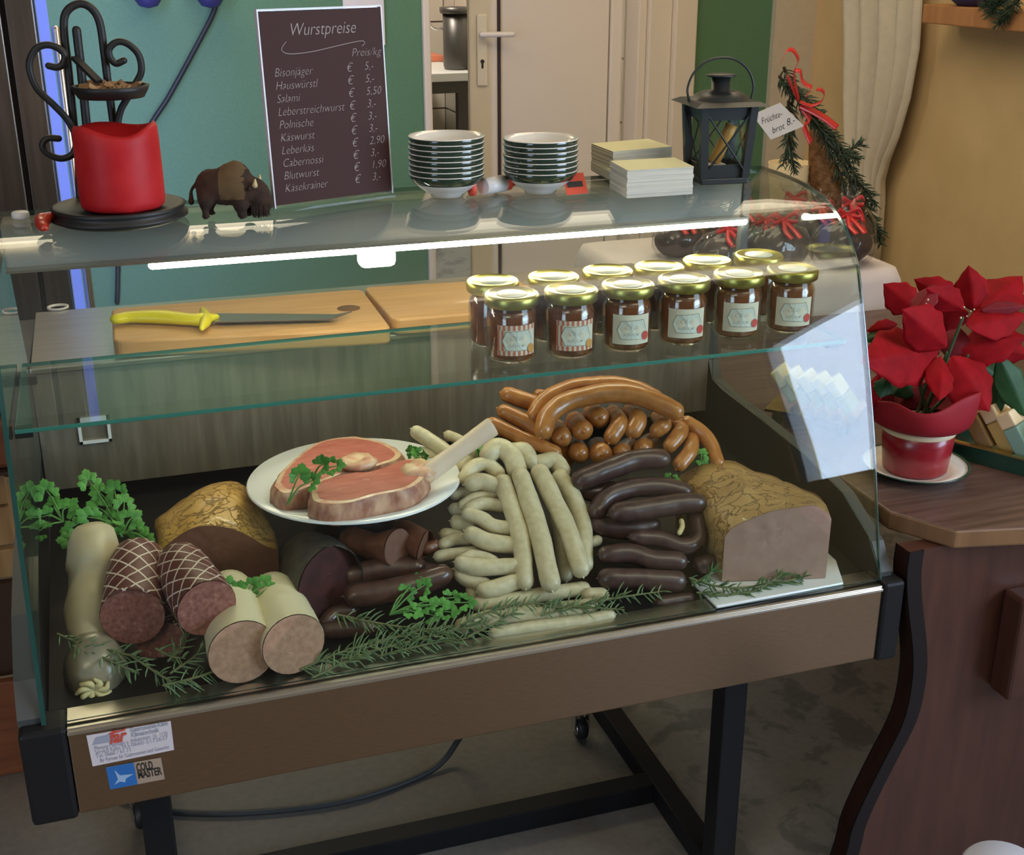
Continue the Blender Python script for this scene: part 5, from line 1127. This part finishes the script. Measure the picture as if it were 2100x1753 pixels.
fx_ = ((1052, 603), (1177, 596), (1293, 584), (1407, 572), (1519, 560), (1628, 550)); bx_ = ((1010, 574), (1135, 565), (1246, 553), (1352, 545), (1450, 532), (1556, 521))
od = ('leftmost', 'second from left', 'third from left', 'fourth from left', 'fifth from left', 'rightmost')
for k, (x, y) in enumerate(fx_):
    p = on(x, y, 'z', .9995); p.z = .9002; p.y = 1.70 + (p.y - 1.70) * .5
    jar(p, f'{od[k]} sauce jar in the front row, with a ' + ('red striped label' if k < 2 else 'cream label and red fruit'), True, 'stripe' if k < 2 else 'plain', -math.atan2(p.x, p.y) + .22)
for k, (x, y) in enumerate(bx_):
    p = on(x, y, 'z', .9995); p.z = .9002
    jar(p, f'{od[k]} sauce jar in the back row, gold lid showing', False, 'plain', 0)
# ---- cutting boards and knife on the rear worktop
def rounded(pts, r, n=5):
    out = []; N_ = len(pts)
    for i in range(N_):
        p, a, b_ = pts[i], pts[i - 1], pts[(i + 1) % N_]; d1 = (a - p).normalized(); d2 = (b_ - p).normalized(); s0 = p + d1 * r; s1 = p + d2 * r
        for k in range(n + 1): t = k / n; out.append((s0 * (1 - t) + p * t) * (1 - t) + (p * (1 - t) + s1 * t) * t)
    return out
ZB = .868
def board(px, label, hole=None):
    P = [on(x, y, 'z', ZB) for x, y in px]; low = [V((p.x, p.y, .8385)) for p in P]
    o = MB().prism(rounded(low, .02), (0, 0, ZB - .8385)).build('cutting_board', 'board_wood', bevel=.004); tag(o, label, 'cutting board', 'wooden cutting boards')
    if hole:
        h = on(*hole, 'z', ZB); MB().lathe([(0, .0006), (.02, .0006), (.021, .0001)], V((h.x, h.y, ZB)), 20).build('finger_hole', 'cutout_dark', o)
    return o
board(((232, 700), (228, 632), (742, 592), (803, 672)), 'wooden cutting board with the yellow knife on the rear worktop', (715, 632))
board(((806, 655), (745, 588), (1060, 570), (1140, 628)), 'empty wooden cutting board right of the knife board')
kz = ZB + .012
kn = thing('kitchen_knife', 'kitchen knife with yellow plastic handle lying on the board', 'knife', on(330, 655, 'z', kz))
hp_ = [on(x, y, 'z', kz) for x, y in ((240, 654), (270, 650), (330, 650), (390, 655), (415, 655), (440, 650))]
MB().tube(hp_, [.012, .0135, .016, .014, .015, .008], 14, 40, flat=.75).build('handle', 'knife_yellow', kn)
gq = on(424, 658, 'z', kz); MB().tube([on(416, 636, 'z', kz), on(422, 655, 'z', kz), on(414, 674, 'z', kz)], [.006, .011, .004], 10, 10).build('guard', 'knife_yellow', kn)
b_ = [on(x, y, 'z', kz - .004) for x, y in ((440, 644), (690, 646), (722, 640), (680, 656), (440, 662))]
MB().prism(b_, (0, 0, .0018)).build('blade', 'blade_steel', kn)
# ================================================================ RIGHT SIDE: wooden counter and what stands on it
CZ = .63
ct = thing('wooden_counter', 'dark wooden counter with S-curved front panel at the right', 'counter', (1.7, 1.9, 0))
P = [V((1.142, 2.56, CZ)), V((1.142, 1.532, CZ)), V((1.199, 1.440, CZ)), V((1.33, 1.412, CZ)), V((2.35, 1.36, CZ)), V((2.35, 2.56, CZ))]
MB().prism([q - V((0, 0, .032)) for q in P], (0, 0, .032), 1, 0, 1).build('worktop', ['counter_wood', 'counter_edge'], ct, bevel=.004)
YP = 1.455
cur = [on(x, y, 'y', YP) for x, y in ((1836, 1128), (1848, 1180), (1860, 1240), (1870, 1330), (1868, 1400), (1850, 1480), (1810, 1560), (1770, 1640), (1745, 1700), (1732, 1753))]
cur[0].z = CZ - .032
last = cur[-1]; cur.append(V((last.x - .03, YP, FZ))); cur = sorted(cur, key=lambda q: -q.z)
for q in cur:
    if q.z > .38: q.x = max(q.x, 1.1275)
S_ = catmull(cur, 40)
MB().prism(S_ + [V((2.1, YP, FZ)), V((2.1, YP, CZ - .032))], (0, .03, 0)).build('front_panel', 'cherry_panel', ct)
bw2 = .026
eb = MB(); eb.grid([[q + V((0, -.004, 0)) for q in S_], [q + V((bw2, -.004, 0)) for q in S_]]); eb.grid([[q + V((0, -.004, 0)) for q in S_], [q + V((0, .034, 0)) for q in S_]]); eb.grid([[q + V((bw2, -.004, 0)) for q in S_], [q + V((bw2, .001, 0)) for q in S_]])
eb.build('edge_band', 'edge_band', ct)
MB().box(1.45, 2.0, 1.60, 1.75, FZ, CZ - .033).build('carcass', 'cherry_panel', ct)
a = on(2066, 1440, 'y', YP - .05); b_ = on(2056, 1243, 'y', YP - .05)
MB().box(a.x, a.x + .075, YP - .05, YP - .001, a.z, b_.z).build('wooden_knob', 'cherry_panel', ct, bevel=.006)
q = on(2062, 1775, 'z', .30)
tl = thing('stool', 'round grey topped stool at the bottom right', 'stool', V((q.x, q.y, FZ)))
MB().lathe([(0, .27), (.045, .27), (.056, .28), (.058, .292), (.052, .30), (0, .302)], V((q.x, q.y, 0)), 32).build('seat', 'stool_grey', tl)
MB().lathe([(0, FZ), (.04, FZ), (.03, .27), (0, .27)], V((q.x, q.y, 0)), 20).build('pedestal', 'edge_band', tl)
# ---- poinsettia
def c6(x, y): return (1750 + x / 3.651, 520 + y / 3.651)
pc0 = on(1874, 966, 'z', CZ); pc0.y += .0
sc_ = thing('saucer', 'white saucer with green rim under the poinsettia pot', 'saucer', pc0)
rs = 101 * ps(pc0)
MB().lathe([(0, .002), (.05, .002), (.055, .0), (.06, .003), (rs * .95, .014), (rs * .96, .0165), (.062, .0065), (.05, .005), (0, .005)], pc0, 48).build('dish', 'porcelain', sc_)
MB().lathe([(rs * .94, .0135), (rs, .016), (rs * .995, .0185), (rs * .955, .017)], pc0, 48).build('rim', 'tray_green', sc_)
po = thing('poinsettia', 'red poinsettia in a foil wrapped pot on the counter', 'potted plant', pc0 + V((0, 0, .0055)))
p0 = pc0 + V((0, 0, .0055))
mb = MB().lathe([(0, 0), (.050, 0), (.054, .004), (.059, .05), (.060, .082), (0, .082)], p0, 40); mb.noise(.0015, 45); mb.build('pot', 'pot_foil', po)
MB().lathe([(.0605, .072), (.0625, .076), (.0605, .082), (.055, .082)], p0, 40).build('pot_rim', 'cyathia', po)
mb = MB().lathe([(.060, .084), (.078, .086), (.086, .095), (.089, .115), (.088, .135), (.083, .134), (.080, .105), (.060, .092)], p0, 48)
for v in mb.v:
    q = v - p0; a = math.atan2(q.y, q.x); w_ = max(0, (q.z - .09) / .045)
    v.z += w_ * (.022 * max(0, math.cos(a + .75)) + .006 * math.sin(4 * a)); v.x += q.x * .06 * math.sin(5 * a) * w_; v.y += q.y * .06 * math.sin(5 * a) * w_
mb.build('foil_collar', 'foil_collar', po, sub=1)
YB = pc0.y
for k, (x, y) in enumerate(((600, 760), (700, 740), (820, 480), (560, 420), (860, 760))):
    q = on(*c6(x, y), 'y', YB - .0); MB().tube([p0 + V((random.uniform(-.02, .02), random.uniform(-.02, .02), .08)), p0.lerp(q, .6) + V((0, .01, 0)), q], [.0035, .003, .0022], 6, 10).build('stem', 'plant_stem', po)
def bract(b_, t_, hw, dyb, dyt, m, name='bract', fold=.42, curl=.2):
    A = on(*c6(*b_), 'y', YB + dyb * 1.7); B = on(*c6(*t_), 'y', YB + dyt * 1.7); ax = B - A; L_ = ax.length; ax.normalize(); vw = (VIEW((A + B) / 2) + V((random.uniform(-.5, .5), 0, random.uniform(-.25, .7)))).normalized(); sd = ax.cross(vw).normalized(); up = sd.cross(ax).normalized()
    w_ = hw * 1.12 / 3.651 * ps((A + B) / 2); rows = []
    prof = ((0, .05), (.08, .35), (.2, .72), (.35, .97), (.5, 1.0), (.65, .86), (.78, .60), (.88, .33), (.95, .14), (1, .015))
    cp_ = catmull([V((t, w, 0)) for t, w in prof], 27)
    for t, w in [(q.x, q.y) for q in cp_]:
        row = []
        for j in range(-6, 7):
            u = j / 6; z = -abs(u) * w * w_ * fold + w_ * .45 * math.sin(PI * t) * curl * 2 - (t ** 2) * w_ * curl + math.sin(u * 9 + t * 11) * w_ * .018 * abs(u)
            jag = 1 + (.07 * math.sin(t * 23) if abs(j) == 6 else 0)
            row.append(A + ax * (t * L_) + sd * (u * w * w_ * jag) + up * z)
        rows.append(row)
    return MB().grid(rows).build(name, m, po, solid=.0007)
for b_, t_, hw, yb, yt in (((640, 725), (100, 795), 195, .0, -.055), ((655, 770), (655, 1085), 95, -.01, -.06), ((740, 765), (1035, 1170), 165, -.01, -.05), ((770, 730), (1300, 610), 125, .01, -.02),
        ((700, 700), (395, 430), 145, -.02, -.045), ((480, 430), (232, 225), 105, .03, .05), ((905, 430), (866, 92), 100, .02, .03), ((940, 410), (1275, 145), 140, .03, .05), ((830, 420), (560, 270), 90, .0, -.02), ((800, 380), (460, 195), 90, .05, .07),
        ((330, 530), (110, 580), 48, .02, .0), ((850, 540), (1310, 440), 120, .0, .0), ((190, 900), (115, 1170), 60, .02, .0), ((700, 590), (720, 330), 120, .05, .06), ((980, 380), (1330, 330), 100, .05, .06), ((1100, 700), (1330, 770), 70, .02, .02)):
    bract(b_, t_, hw, yb, yt, 'bract_red')
for b_, t_, hw, yb, yt in (((620, 230), (430, 480), 70, -.01, -.02), ((800, 560), (700, 770), 110, .02, .01), ((960, 425), (1300, 390), 45, .01, .0), ((500, 960), (330, 1150), 120, .03, .02), ((640, 980), (480, 1120), 120, .04, .03), ((640, 600), (480, 640), 120, .04, .04), ((850, 1000), (870, 1180), 70, .03, .02)):  # inner and folded bracts: shade put in as a darker red
    bract(b_, t_, hw, yb, yt, 'bract_shade_red')
for b_, t_, hw, yb, yt in (((360, 590), (75, 640), 62, .01, -.01), ((250, 930), (200, 1075), 60, .0, -.01), ((1090, 770), (1300, 1230), 95, .0, -.02), ((1060, 900), (1085, 1215), 62, .02, .0), ((420, 940), (300, 1050), 90, .03, .02), ((900, 800), (1150, 960), 80, .04, .03)):
    bract(b_, t_, hw, yb, yt, 'leaf_green', 'green_leaf')
mb = MB()
for x, y, s_ in ((560, 345, 9), (545, 375, 6), (830, 400, 8), (805, 480, 9), (850, 468, 6), (905, 418, 8), (668, 685, 6), (650, 700, 5), (880, 430, 6), (370, 540, 9), (450, 545, 6)):
    q = on(*c6(x, y), 'y', YB - .035); r = s_ / 3.651 * ps(q); mb.lathe([(0, -r), (r * .7, -r * .5), (r * .8, .2 * r), (0, r)], q, 8)
mb.build('flower_buds', 'cyathia', po)
# ---- green tray with soaps
za = CZ + .032
A = on(1930, 896, 'z', za); B = on(2135, 949, 'z', za); ax = (B - A).normalized(); bk = V((-ax.y, ax.x, 0))
if bk.y < 0: bk = -bk
LT = (B - A).length + .12; DT = .17
gt = thing('soap_tray', 'dark green tray with gold rim holding soap bars', 'tray', V((A + ax * LT / 2 + bk * DT / 2).xy.to_3d()) + V((0, 0, CZ)))
def tp(u, v, z): return A + ax * u + bk * v + V((0, 0, z - za))
def thex(mb, u0, u1, v0, v1, z0, z1, ins=0.0): return mb.hexa([tp(u0, v0, z0), tp(u1, v0, z0), tp(u1, v1, z0), tp(u0, v1, z0), tp(u0, v0, z1), tp(u1, v0, z1), tp(u1, v1, z1), tp(u0, v1, z1)])
thex(MB(), 0, LT, 0, DT, CZ + .0005, CZ + .006).build('bottom', 'tray_green', gt)
for r in ((0, LT, 0, .006), (0, LT, DT - .006, DT), (0, .006, .006, DT - .006), (LT - .006, LT, .006, DT - .006)): w = thex(MB(), *r, CZ + .006, za - .003).build('side', 'tray_green', gt)
for r in ((-.002, LT + .002, -.002, .007), (-.002, LT + .002, DT - .007, DT + .002), (-.002, .007, .007, DT - .007), (LT - .007, LT + .002, .007, DT - .007)): thex(MB(), *r, za - .003, za).build('gold_rim', 'tray_gold', gt)
for k, (u, v, ms, lb) in enumerate(((.045, .05, ('soap_brown', 'soap_cream'), 'brown and cream soap bar at the left end of the green tray'), (.085, .055, ('soap_gold', 'soap_cream'), 'gold and cream soap bar beside the teal one'), (.118, .045, ('soap_teal', 'soap_cream'), 'teal and cream soap bar in the green tray'), (.20, .05, ('soap_cream', 'soap_cream'), 'plain cream soap bar at the right end of the green tray'))):
    mb = MB(); az = (V((0, 0, 1)) * .80 - ax * .60).normalized(); sx_ = ax * .80 + V((0, 0, 1)) * .60
    base = tp(u + .03, v, CZ + .0075)
    h = .075; t = thing('soap_bar', lb, 'soap', base, 'soap bars in the green tray')
    low = base + sx_ * .0
    MB().obox(base + az * h * .42 + V((0, 0, .014)), sx_, bk, az, .014, .03, h * .42).build('lower_half', ms[0], t, bevel=.003)
    MB().obox(base + az * h * 1.03 + V((0, 0, .014)), sx_, bk, az, .014, .03, h * .185).build('upper_half', ms[1], t, bevel=.003)
q = tp(.24, .12, CZ + .0065)
mb = MB().lathe([(0, 0), (.035, 0), (.042, .03), (.036, .075), (0, .085)], q, 18); mb.noise(.006, 40); tag(mb.build('wrapped_parcel', 'label_frame'), 'grey brown wrapped lump behind the soap bars', 'parcel')
# ---- gold tray with cellophane packets, seen through the end pane
zg = .662
A2 = on(1568, 838, 'z', zg); B2 = on(1748, 868, 'z', zg); ax2 = (B2 - A2).normalized(); bk2 = V((-ax2.y, ax2.x, 0))
if bk2.x < 0: bk2 = -bk2
L2 = (B2 - A2).length
gd = thing('gold_tray', 'flat gold tray on the counter behind the glass end pane', 'tray', V(((A2.x + B2.x) / 2 + .05, (A2.y + B2.y) / 2, CZ)))
def gp(u, v, z): return A2 + ax2 * u + bk2 * v + V((0, 0, z - zg))
def ghex(mb, u0, u1, v0, v1, z0, z1): return mb.hexa([gp(u0, v0, z0), gp(u1, v0, z0), gp(u1, v1, z0), gp(u0, v1, z0), gp(u0, v0, z1), gp(u1, v0, z1), gp(u1, v1, z1), gp(u0, v1, z1)])
ghex(MB(), 0, L2, 0, .13, zg - .005, zg).build('plate', 'tray_gold', gd)
for (u, v) in ((.02, .02), (L2 - .02, .02), (.02, .11), (L2 - .02, .11)): ghex(MB(), u - .008, u + .008, v - .008, v + .008, CZ + .0005, zg - .005).build('foot', 'tray_green', gd)
nm = ('leftmost', 'second from left', 'middle', 'second from right', 'rightmost')
for k in range(5):
    u = .012 + k * .027; az = (V((0, 0, 1)) * .78 - ax2 * .62).normalized(); fx2 = (ax2 * .78 + V((0, 0, 1)) * .62).normalized(); base = gp(u + .035, .055 - k * .004, zg + .006)
    t = thing('wrapped_packet', f'{nm[k]} yellow cellophane packet on the gold tray', 'packet', base, 'cellophane packets on the gold tray')
    MB().obox(base + az * .017 + V((0, 0, .006)), fx2, bk2, az, .009, .028, .017).build('green_half', 'packet_green', t, bevel=.003)
    MB().obox(base + az * .052 + V((0, 0, .006)), fx2, bk2, az, .009, .028, .0175).build('yellow_half', 'packet_yellow', t, bevel=.003)
# ================================================================ CLOTHED TABLE, FRUIT BREADS, FIR
TT = .70
tbx0, tbx1, tby0, tby1 = 1.25, 1.93, 2.66, 3.20
tb_ = thing('display_table', 'table hidden under the white cloth at the back right', 'table', (1.57, 2.75, 0))
MB().box(tbx0 + .02, tbx1 - .02, tby0 + .02, tby1 - .02, TT - .035, TT - .004).build('table_top', 'crate_pine', tb_)
for (x, y) in ((tbx0 + .05, tby0 + .05), (tbx1 - .05, tby0 + .05), (tbx0 + .05, tby1 - .05), (tbx1 - .05, tby1 - .05)): MB().box(x - .025, x + .025, y - .025, y + .025, FZ, TT - .035).build('leg', 'crate_pine', tb_)
loops = []
def cl(off, z, wav):
    pts = []; N_ = 96; cx_, cy0 = (tbx0 + tbx1) / 2, (tby0 + tby1) / 2; hx_, hy_ = (tbx1 - tbx0) / 2 + off, (tby1 - tby0) / 2 + off
    for k in range(N_):
        a = 2 * PI * k / N_; c_, s_ = math.cos(a), math.sin(a); e = 14.0; x = math.copysign(abs(c_) ** (2 / e), c_) * hx_; y = math.copysign(abs(s_) ** (2 / e), s_) * hy_
        w_ = wav * math.sin(a * 17 + .6 * math.sin(a * 5)); pts.append(V((cx_ + x * (1 + w_), cy0 + y * (1 + w_), z)))
    return pts
loops = [cl(-.25, TT + .002, 0), cl(-.02, TT + .002, 0), cl(.004, TT - .003, 0), cl(.014, TT - .03, .002), cl(.035, TT - .14, .012), (cl(.06, TT - .30, .028)), cl(.075, TT - .46, .04)]
mb = MB().loft(loops, 0, True, cap0=True, cap1=False); tag(mb.build('tablecloth', 'table_linen', solid=.002), 'white linen cloth draped over the table by the ochre wall', 'tablecloth')
CBr = [((1392, 505), .055, 2.95, 'leftmost cellophane wrapped fruit bread beside the wicker basket'), ((1508, 480), .062, 2.98, 'cellophane wrapped fruit bread behind the middle jars'), ((1560, 520), .058, 2.82, 'cellophane wrapped fruit bread just behind the back row of jars'),
       ((1618, 485), .062, 3.02, 'cellophane wrapped fruit bread with a red bow in the middle'), ((1668, 520), .060, 2.90, 'cellophane wrapped fruit bread right of the middle bow'), ((1728, 540), .062, 2.91, 'rightmost cellophane wrapped fruit bread with long red ribbon'),
       ((1590, 600), .066, 2.74, 'nearest cellophane wrapped fruit bread, behind the fifth jar'), ((1718, 590), .066, 2.74, 'cellophane wrapped fruit bread at the front right corner of the clothed table'), ((1480, 590), .058, 2.76, 'cellophane wrapped fruit bread hidden behind the fourth jar')]
for k, ((px, py), r, yy, lb) in enumerate(CBr):
    c = on(px, py, 'y', yy); c.z = TT + .004 + r * .8; x_ = c.x
    t = thing('fruit_bread', lb, 'bread', V((c.x, c.y, TT + .003)), 'fruit breads in cellophane')
    mb = MB().lathe([(0, -.8), (.7, -.72), (1.02, -.2), (.98, .25), (.6, .68), (0, .8)], (0, 0, 0), 20)
    mb.v = [c + V((q.x * r * 1.25, q.y * r, q.z * r)) + mnoise.noise_vector(q * 2.2 + V((k, 0, 0))) * r * .16 for q in mb.v]
    mb.build('loaf', 'fruit_bread', t, sub=1)
    mb = MB().lathe([(.75, -.86), (1.10, -.3), (1.08, .3), (.75, .8), (.28, 1.05), (.16, 1.25), (.35, 1.6), (.55, 1.85)], (0, 0, 0), 28)
    mb.v = [c + V((q.x * r * 1.25, q.y * r, q.z * r * .95)) + mnoise.noise_vector(q * 4 + V((k * 3, 1, 0))) * r * .18 for q in mb.v]
    mb.build('wrapper', 'cellophane', t)
    top_ = c + V((0, 0, r * 1.15))
    mb = MB().lathe([(.19 * r, -.004), (.21 * r, 0), (.19 * r, .004)], top_, 14)
    for s_ in (-1, 1):
        mb.strip([top_ + V((0, -.01, 0)), top_ + V((s_ * .028, -.018, .016)), top_ + V((s_ * .034, -.022, -.004)), top_ + V((s_ * .006, -.014, -.002))], [V((0, 0, .006))] * 4, n=16)
        ln_ = .075 if (k in (3, 5) and s_ > 0) else .035
        mb.strip([top_ + V((0, -.013, 0)), top_ + V((s_ * .012, -r * .7, -.02)), top_ + V((s_ * .012 + .004, -r * 1.12, -ln_))], [V((.006, 0, .002))] * 3, n=12)
    mb.build('red_ribbon', 'ribbon_red', t, solid=.0008)
wb = [on(x, y, 'y', 3.02) for x, y in ((1392, 540), (1472, 540), (1492, 452), (1412, 452))]
mb = MB().prism(wb, (0, .16, 0)); tag(mb.build('wicker_basket', 'wicker_light', bevel=.008), 'leaning pale wicker basket between the wrapped breads', 'basket')
q = on(1612, 452, 'y', 3.12); q.z = TT + .003
mb = MB().lathe([(0, 0), (.03, 0), (.05, .10), (.062, .20), (.058, .20), (.045, .10), (0, .03)], q, 24); tag(mb.build('cream_jug', 'soap_cream'), 'cream coloured jug at the back of the clothed table', 'jug')
# ---- wicker horn with fir branches, ribbon and price sign
def cF(x, y): return (1540 + x / 3.897, 80 + y / 3.897)
YFr = 3.06
def fq(x, y, d=0): return on(*cF(x, y), 'y', YFr - d)
hp2 = [fq(500, 640), fq(525, 820), fq(565, 1000), fq(620, 1180), fq(690, 1400), fq(720, 1560)]; hp2.append(V((hp2[-1].x + .005, YFr, TT + .004)))
s_ = ps(hp2[0]) / 3.897
mb = MB()
Cc_ = catmull(hp2, 60); rr2 = cat1([q * s_ for q in (28, 55, 95, 128, 150, 155, 150)], 60); n_ = len(Cc_)
mb.tube(Cc_, [rr2[min(len(rr2) - 1, round(i * (len(rr2) - 1) / (n_ - 1)))] for i in range(n_)], 28, n_ - 1, spline=False, caps=(1, 2))
for k, v in enumerate(mb.v):
    ring_, j = divmod(k, 28); c = Cc_[max(0, min(n_ - 1, ring_ - 3))]; d = v - c; v += d * (.07 if (ring_ + j) % 2 else -.05)
hn = tag(mb.build('wicker_horn', 'wicker', fixn=True), 'tall brown wicker horn standing on the clothed table', 'basket')
rosemary([[cF(265, 230), cF(330, 400), cF(450, 600), cF(600, 780)], [cF(420, 560), cF(600, 800), cF(740, 1000), cF(830, 1240), cF(920, 1430), cF(1040, 1640)], [cF(560, 700), cF(760, 960), cF(870, 1180), cF(960, 1420), cF(1010, 1560)], [cF(700, 960), cF(800, 880), cF(890, 830)],
          [cF(480, 600), cF(640, 760), cF(760, 920), cF(860, 960)], [cF(820, 1100), cF(920, 1220), cF(1000, 1330)], [cF(300, 500), cF(310, 760), cF(255, 1010)], [cF(310, 720), cF(320, 900), cF(350, 1070)], [cF(340, 400), cF(440, 480), cF(560, 600)], [cF(560, 760), cF(700, 1050), cF(800, 1350), cF(860, 1500)],
          [cF(230, 300), cF(280, 380), cF(380, 500)], [cF(940, 1450), cF(1020, 1520), cF(1050, 1600)]],
         'dark fir branch bound with red ribbon to the wicker horn', y=YFr - .07, nl=.032, dens=1.5, spread=.8, name='fir_branch', group='fir greenery', lm='fir_needle', sm='fir_stem', rad=.004, nw=.0019, cat='fir branch')
YR = .11
def rib(pts, w, d=0): return MB().strip([fq(x, y, YR + d + .006 * i) for i, (x, y) in enumerate(pts)], [V((w * .7 * s_, .006, w * .5 * s_))] * len(pts), n=36)
rb = thing('ribbon_bow', 'shiny red ribbon bow tied round the fir branch', 'ribbon', fq(420, 560, YR))
for nm_, pts, w in (('loop', [(385, 490), (350, 330), (350, 240), (380, 170), (340, 92), (285, 95), (240, 185)], 22), ('loop', [(380, 490), (325, 370), (290, 290)], 20), ('loop', [(352, 250), (395, 260), (410, 330), (450, 370), (485, 390), (440, 460)], 22), ('loop', [(390, 500), (480, 530), (560, 500), (588, 440), (560, 405), (525, 402)], 18), ('tail', [(395, 530), (500, 580), (600, 640), (690, 710)], 34), ('tail', [(410, 550), (460, 620), (470, 660), (425, 680), (440, 740), (480, 830)], 30)):
    rib(pts, w).build(nm_, 'ribbon_red', rb, solid=.0008)
A, B, C2, D = (fq(x, y, .22) for x, y in ((10, 605), (160, 805), (425, 695), (235, 510)))
sg = tag(MB().prism([A, B, C2, D], (0, .0012, 0)).build('price_sign', 'paper_white'), 'white handwritten price sign hanging from the fir branch', 'sign')
axs = (C2 - B).normalized(); upS = A - B; ays = (upS - axs * upS.dot(axs)).normalized(); wS = (C2 - B).length
tm = MB(); o = B + V((0, -.0008, 0))
tm.merge(text_mb('Früchte-', .024, o + axs * (wS * .05) + upS * .58, axs, ays, shear=.15, thin=-.0002, maxw=wS * .60)); tm.merge(text_mb('brot', .024, o + axs * (wS * .14) + upS * .17, axs, ays, shear=.15, thin=-.0002, sx=.9, maxw=wS * .36)); tm.merge(text_mb('8.-', .026, o + axs * (wS * .60) + upS * .22, axs, ays, shear=.15, thin=-.0002, sx=.9))
tm.build('handwriting', 'ink', sg)
# fir garland end on the wall shelf
gx = XR - .10
def gq(x, y): return on(x, y, 'x', gx)
st_ = MB(); lf = MB(); P0 = gq(2075, 10)
for pts in ([(2110, -20), (2080, 5), (2060, 25)], [(2120, 0), (2095, 25), (2080, 48)], [(2090, -15), (2062, 0), (2050, 10)]):
    Pp = catmull([gq(*q) + V((-.05, 0, .0)) for q in pts], 24); st_.tube(Pp[::8] + [Pp[-1]], .003, 6, 16)
    for i in range(len(Pp) * 9):
        p = Pp[random.randrange(len(Pp))]; d = V((random.uniform(-1, .4), random.uniform(-1, 1), random.uniform(-1, .8))).normalized(); lf.tube([p, p + d * .03], [.0014, .0006], 4, 1, caps=(0, 0))
t = thing('fir_garland', 'fir garland hanging over the edge of the pine wall shelf', 'garland', P0); st_.build('stem', 'fir_stem', t); lf.build('needles', 'fir_needle', t)
# ================================================================ LIGHT AND CAMERA
def area(name, loc, rot, sx, sy, power, col):
    l = bpy.data.lights.new(name, 'AREA'); l.shape = 'RECTANGLE'; l.size = sx; l.size_y = sy; l.energy = power; l.color = col
    o = bpy.data.objects.new(name, l); o.location = loc; o.rotation_euler = rot; C.objects.link(o); return o
area('daylight', (XR + .35, (WY0 + WY1) / 2 - .2, (WZ0 + WZ1) / 2 + .05), (0, math.radians(90), 0), WZ1 - WZ0 + .5, WY1 - WY0 + .6, 230, (.60, .74, 1.0))
area('left_fill_light', (-3.5, (LY0 + LY1) / 2, (LZ0 + LZ1) / 2), (0, math.radians(-90), 0), LZ1 - LZ0, LY1 - LY0, 75, (.62, .74, 1.0))  # added fill light outside the left wall, brightens the floor under the case
area('strip_glow', (fx + .06, YF + .06, 1.0), (math.radians(90), 0, math.radians(8)), .03, 1.6, 16, (.42, .46, 1.0))  # added lamp boosting the strip's blue spill onto the wall
w = bpy.data.worlds.new('world'); bpy.context.scene.world = w; w.use_nodes = True
w.node_tree.nodes['Background'].inputs[0].default_value = (.6, .75, 1, 1); w.node_tree.nodes['Background'].inputs[1].default_value = .3
cam = bpy.data.cameras.new('camera'); cam.sensor_width = 36; cam.lens = F / 2100 * 36; cam.clip_start = .02
co = bpy.data.objects.new('camera', cam); C.objects.link(co)
co.matrix_world = Matrix(((RM[0][0], -RM[0][1], -RM[0][2], 0), (RM[1][0], -RM[1][1], -RM[1][2], 0), (RM[2][0], -RM[2][1], -RM[2][2], EYE), (0, 0, 0, 1)))
sc = bpy.context.scene; sc.camera = co
sc.view_settings.view_transform = 'Standard'; sc.view_settings.look = 'None'; sc.view_settings.exposure = 0; sc.view_settings.gamma = 1; sc.view_settings.use_curve_mapping = False
cy_ = sc.cycles; cy_.max_bounces = 14; cy_.transparent_max_bounces = 40; cy_.glossy_bounces = 6; cy_.diffuse_bounces = 4; cy_.transmission_bounces = 6
cy_.caustics_reflective = False; cy_.caustics_refractive = False; cy_.sample_clamp_indirect = 6; cy_.use_denoising = True; cy_.blur_glossy = .5

for o in list(C.objects):      # lift the whole place so the floor lies at z = 0
    if o.parent is None: o.matrix_world = Matrix.Translation((0, 0, -FZ)) @ (o.matrix_world if o.type == 'CAMERA' else (Matrix.Translation(o.location) @ o.rotation_euler.to_matrix().to_4x4()))
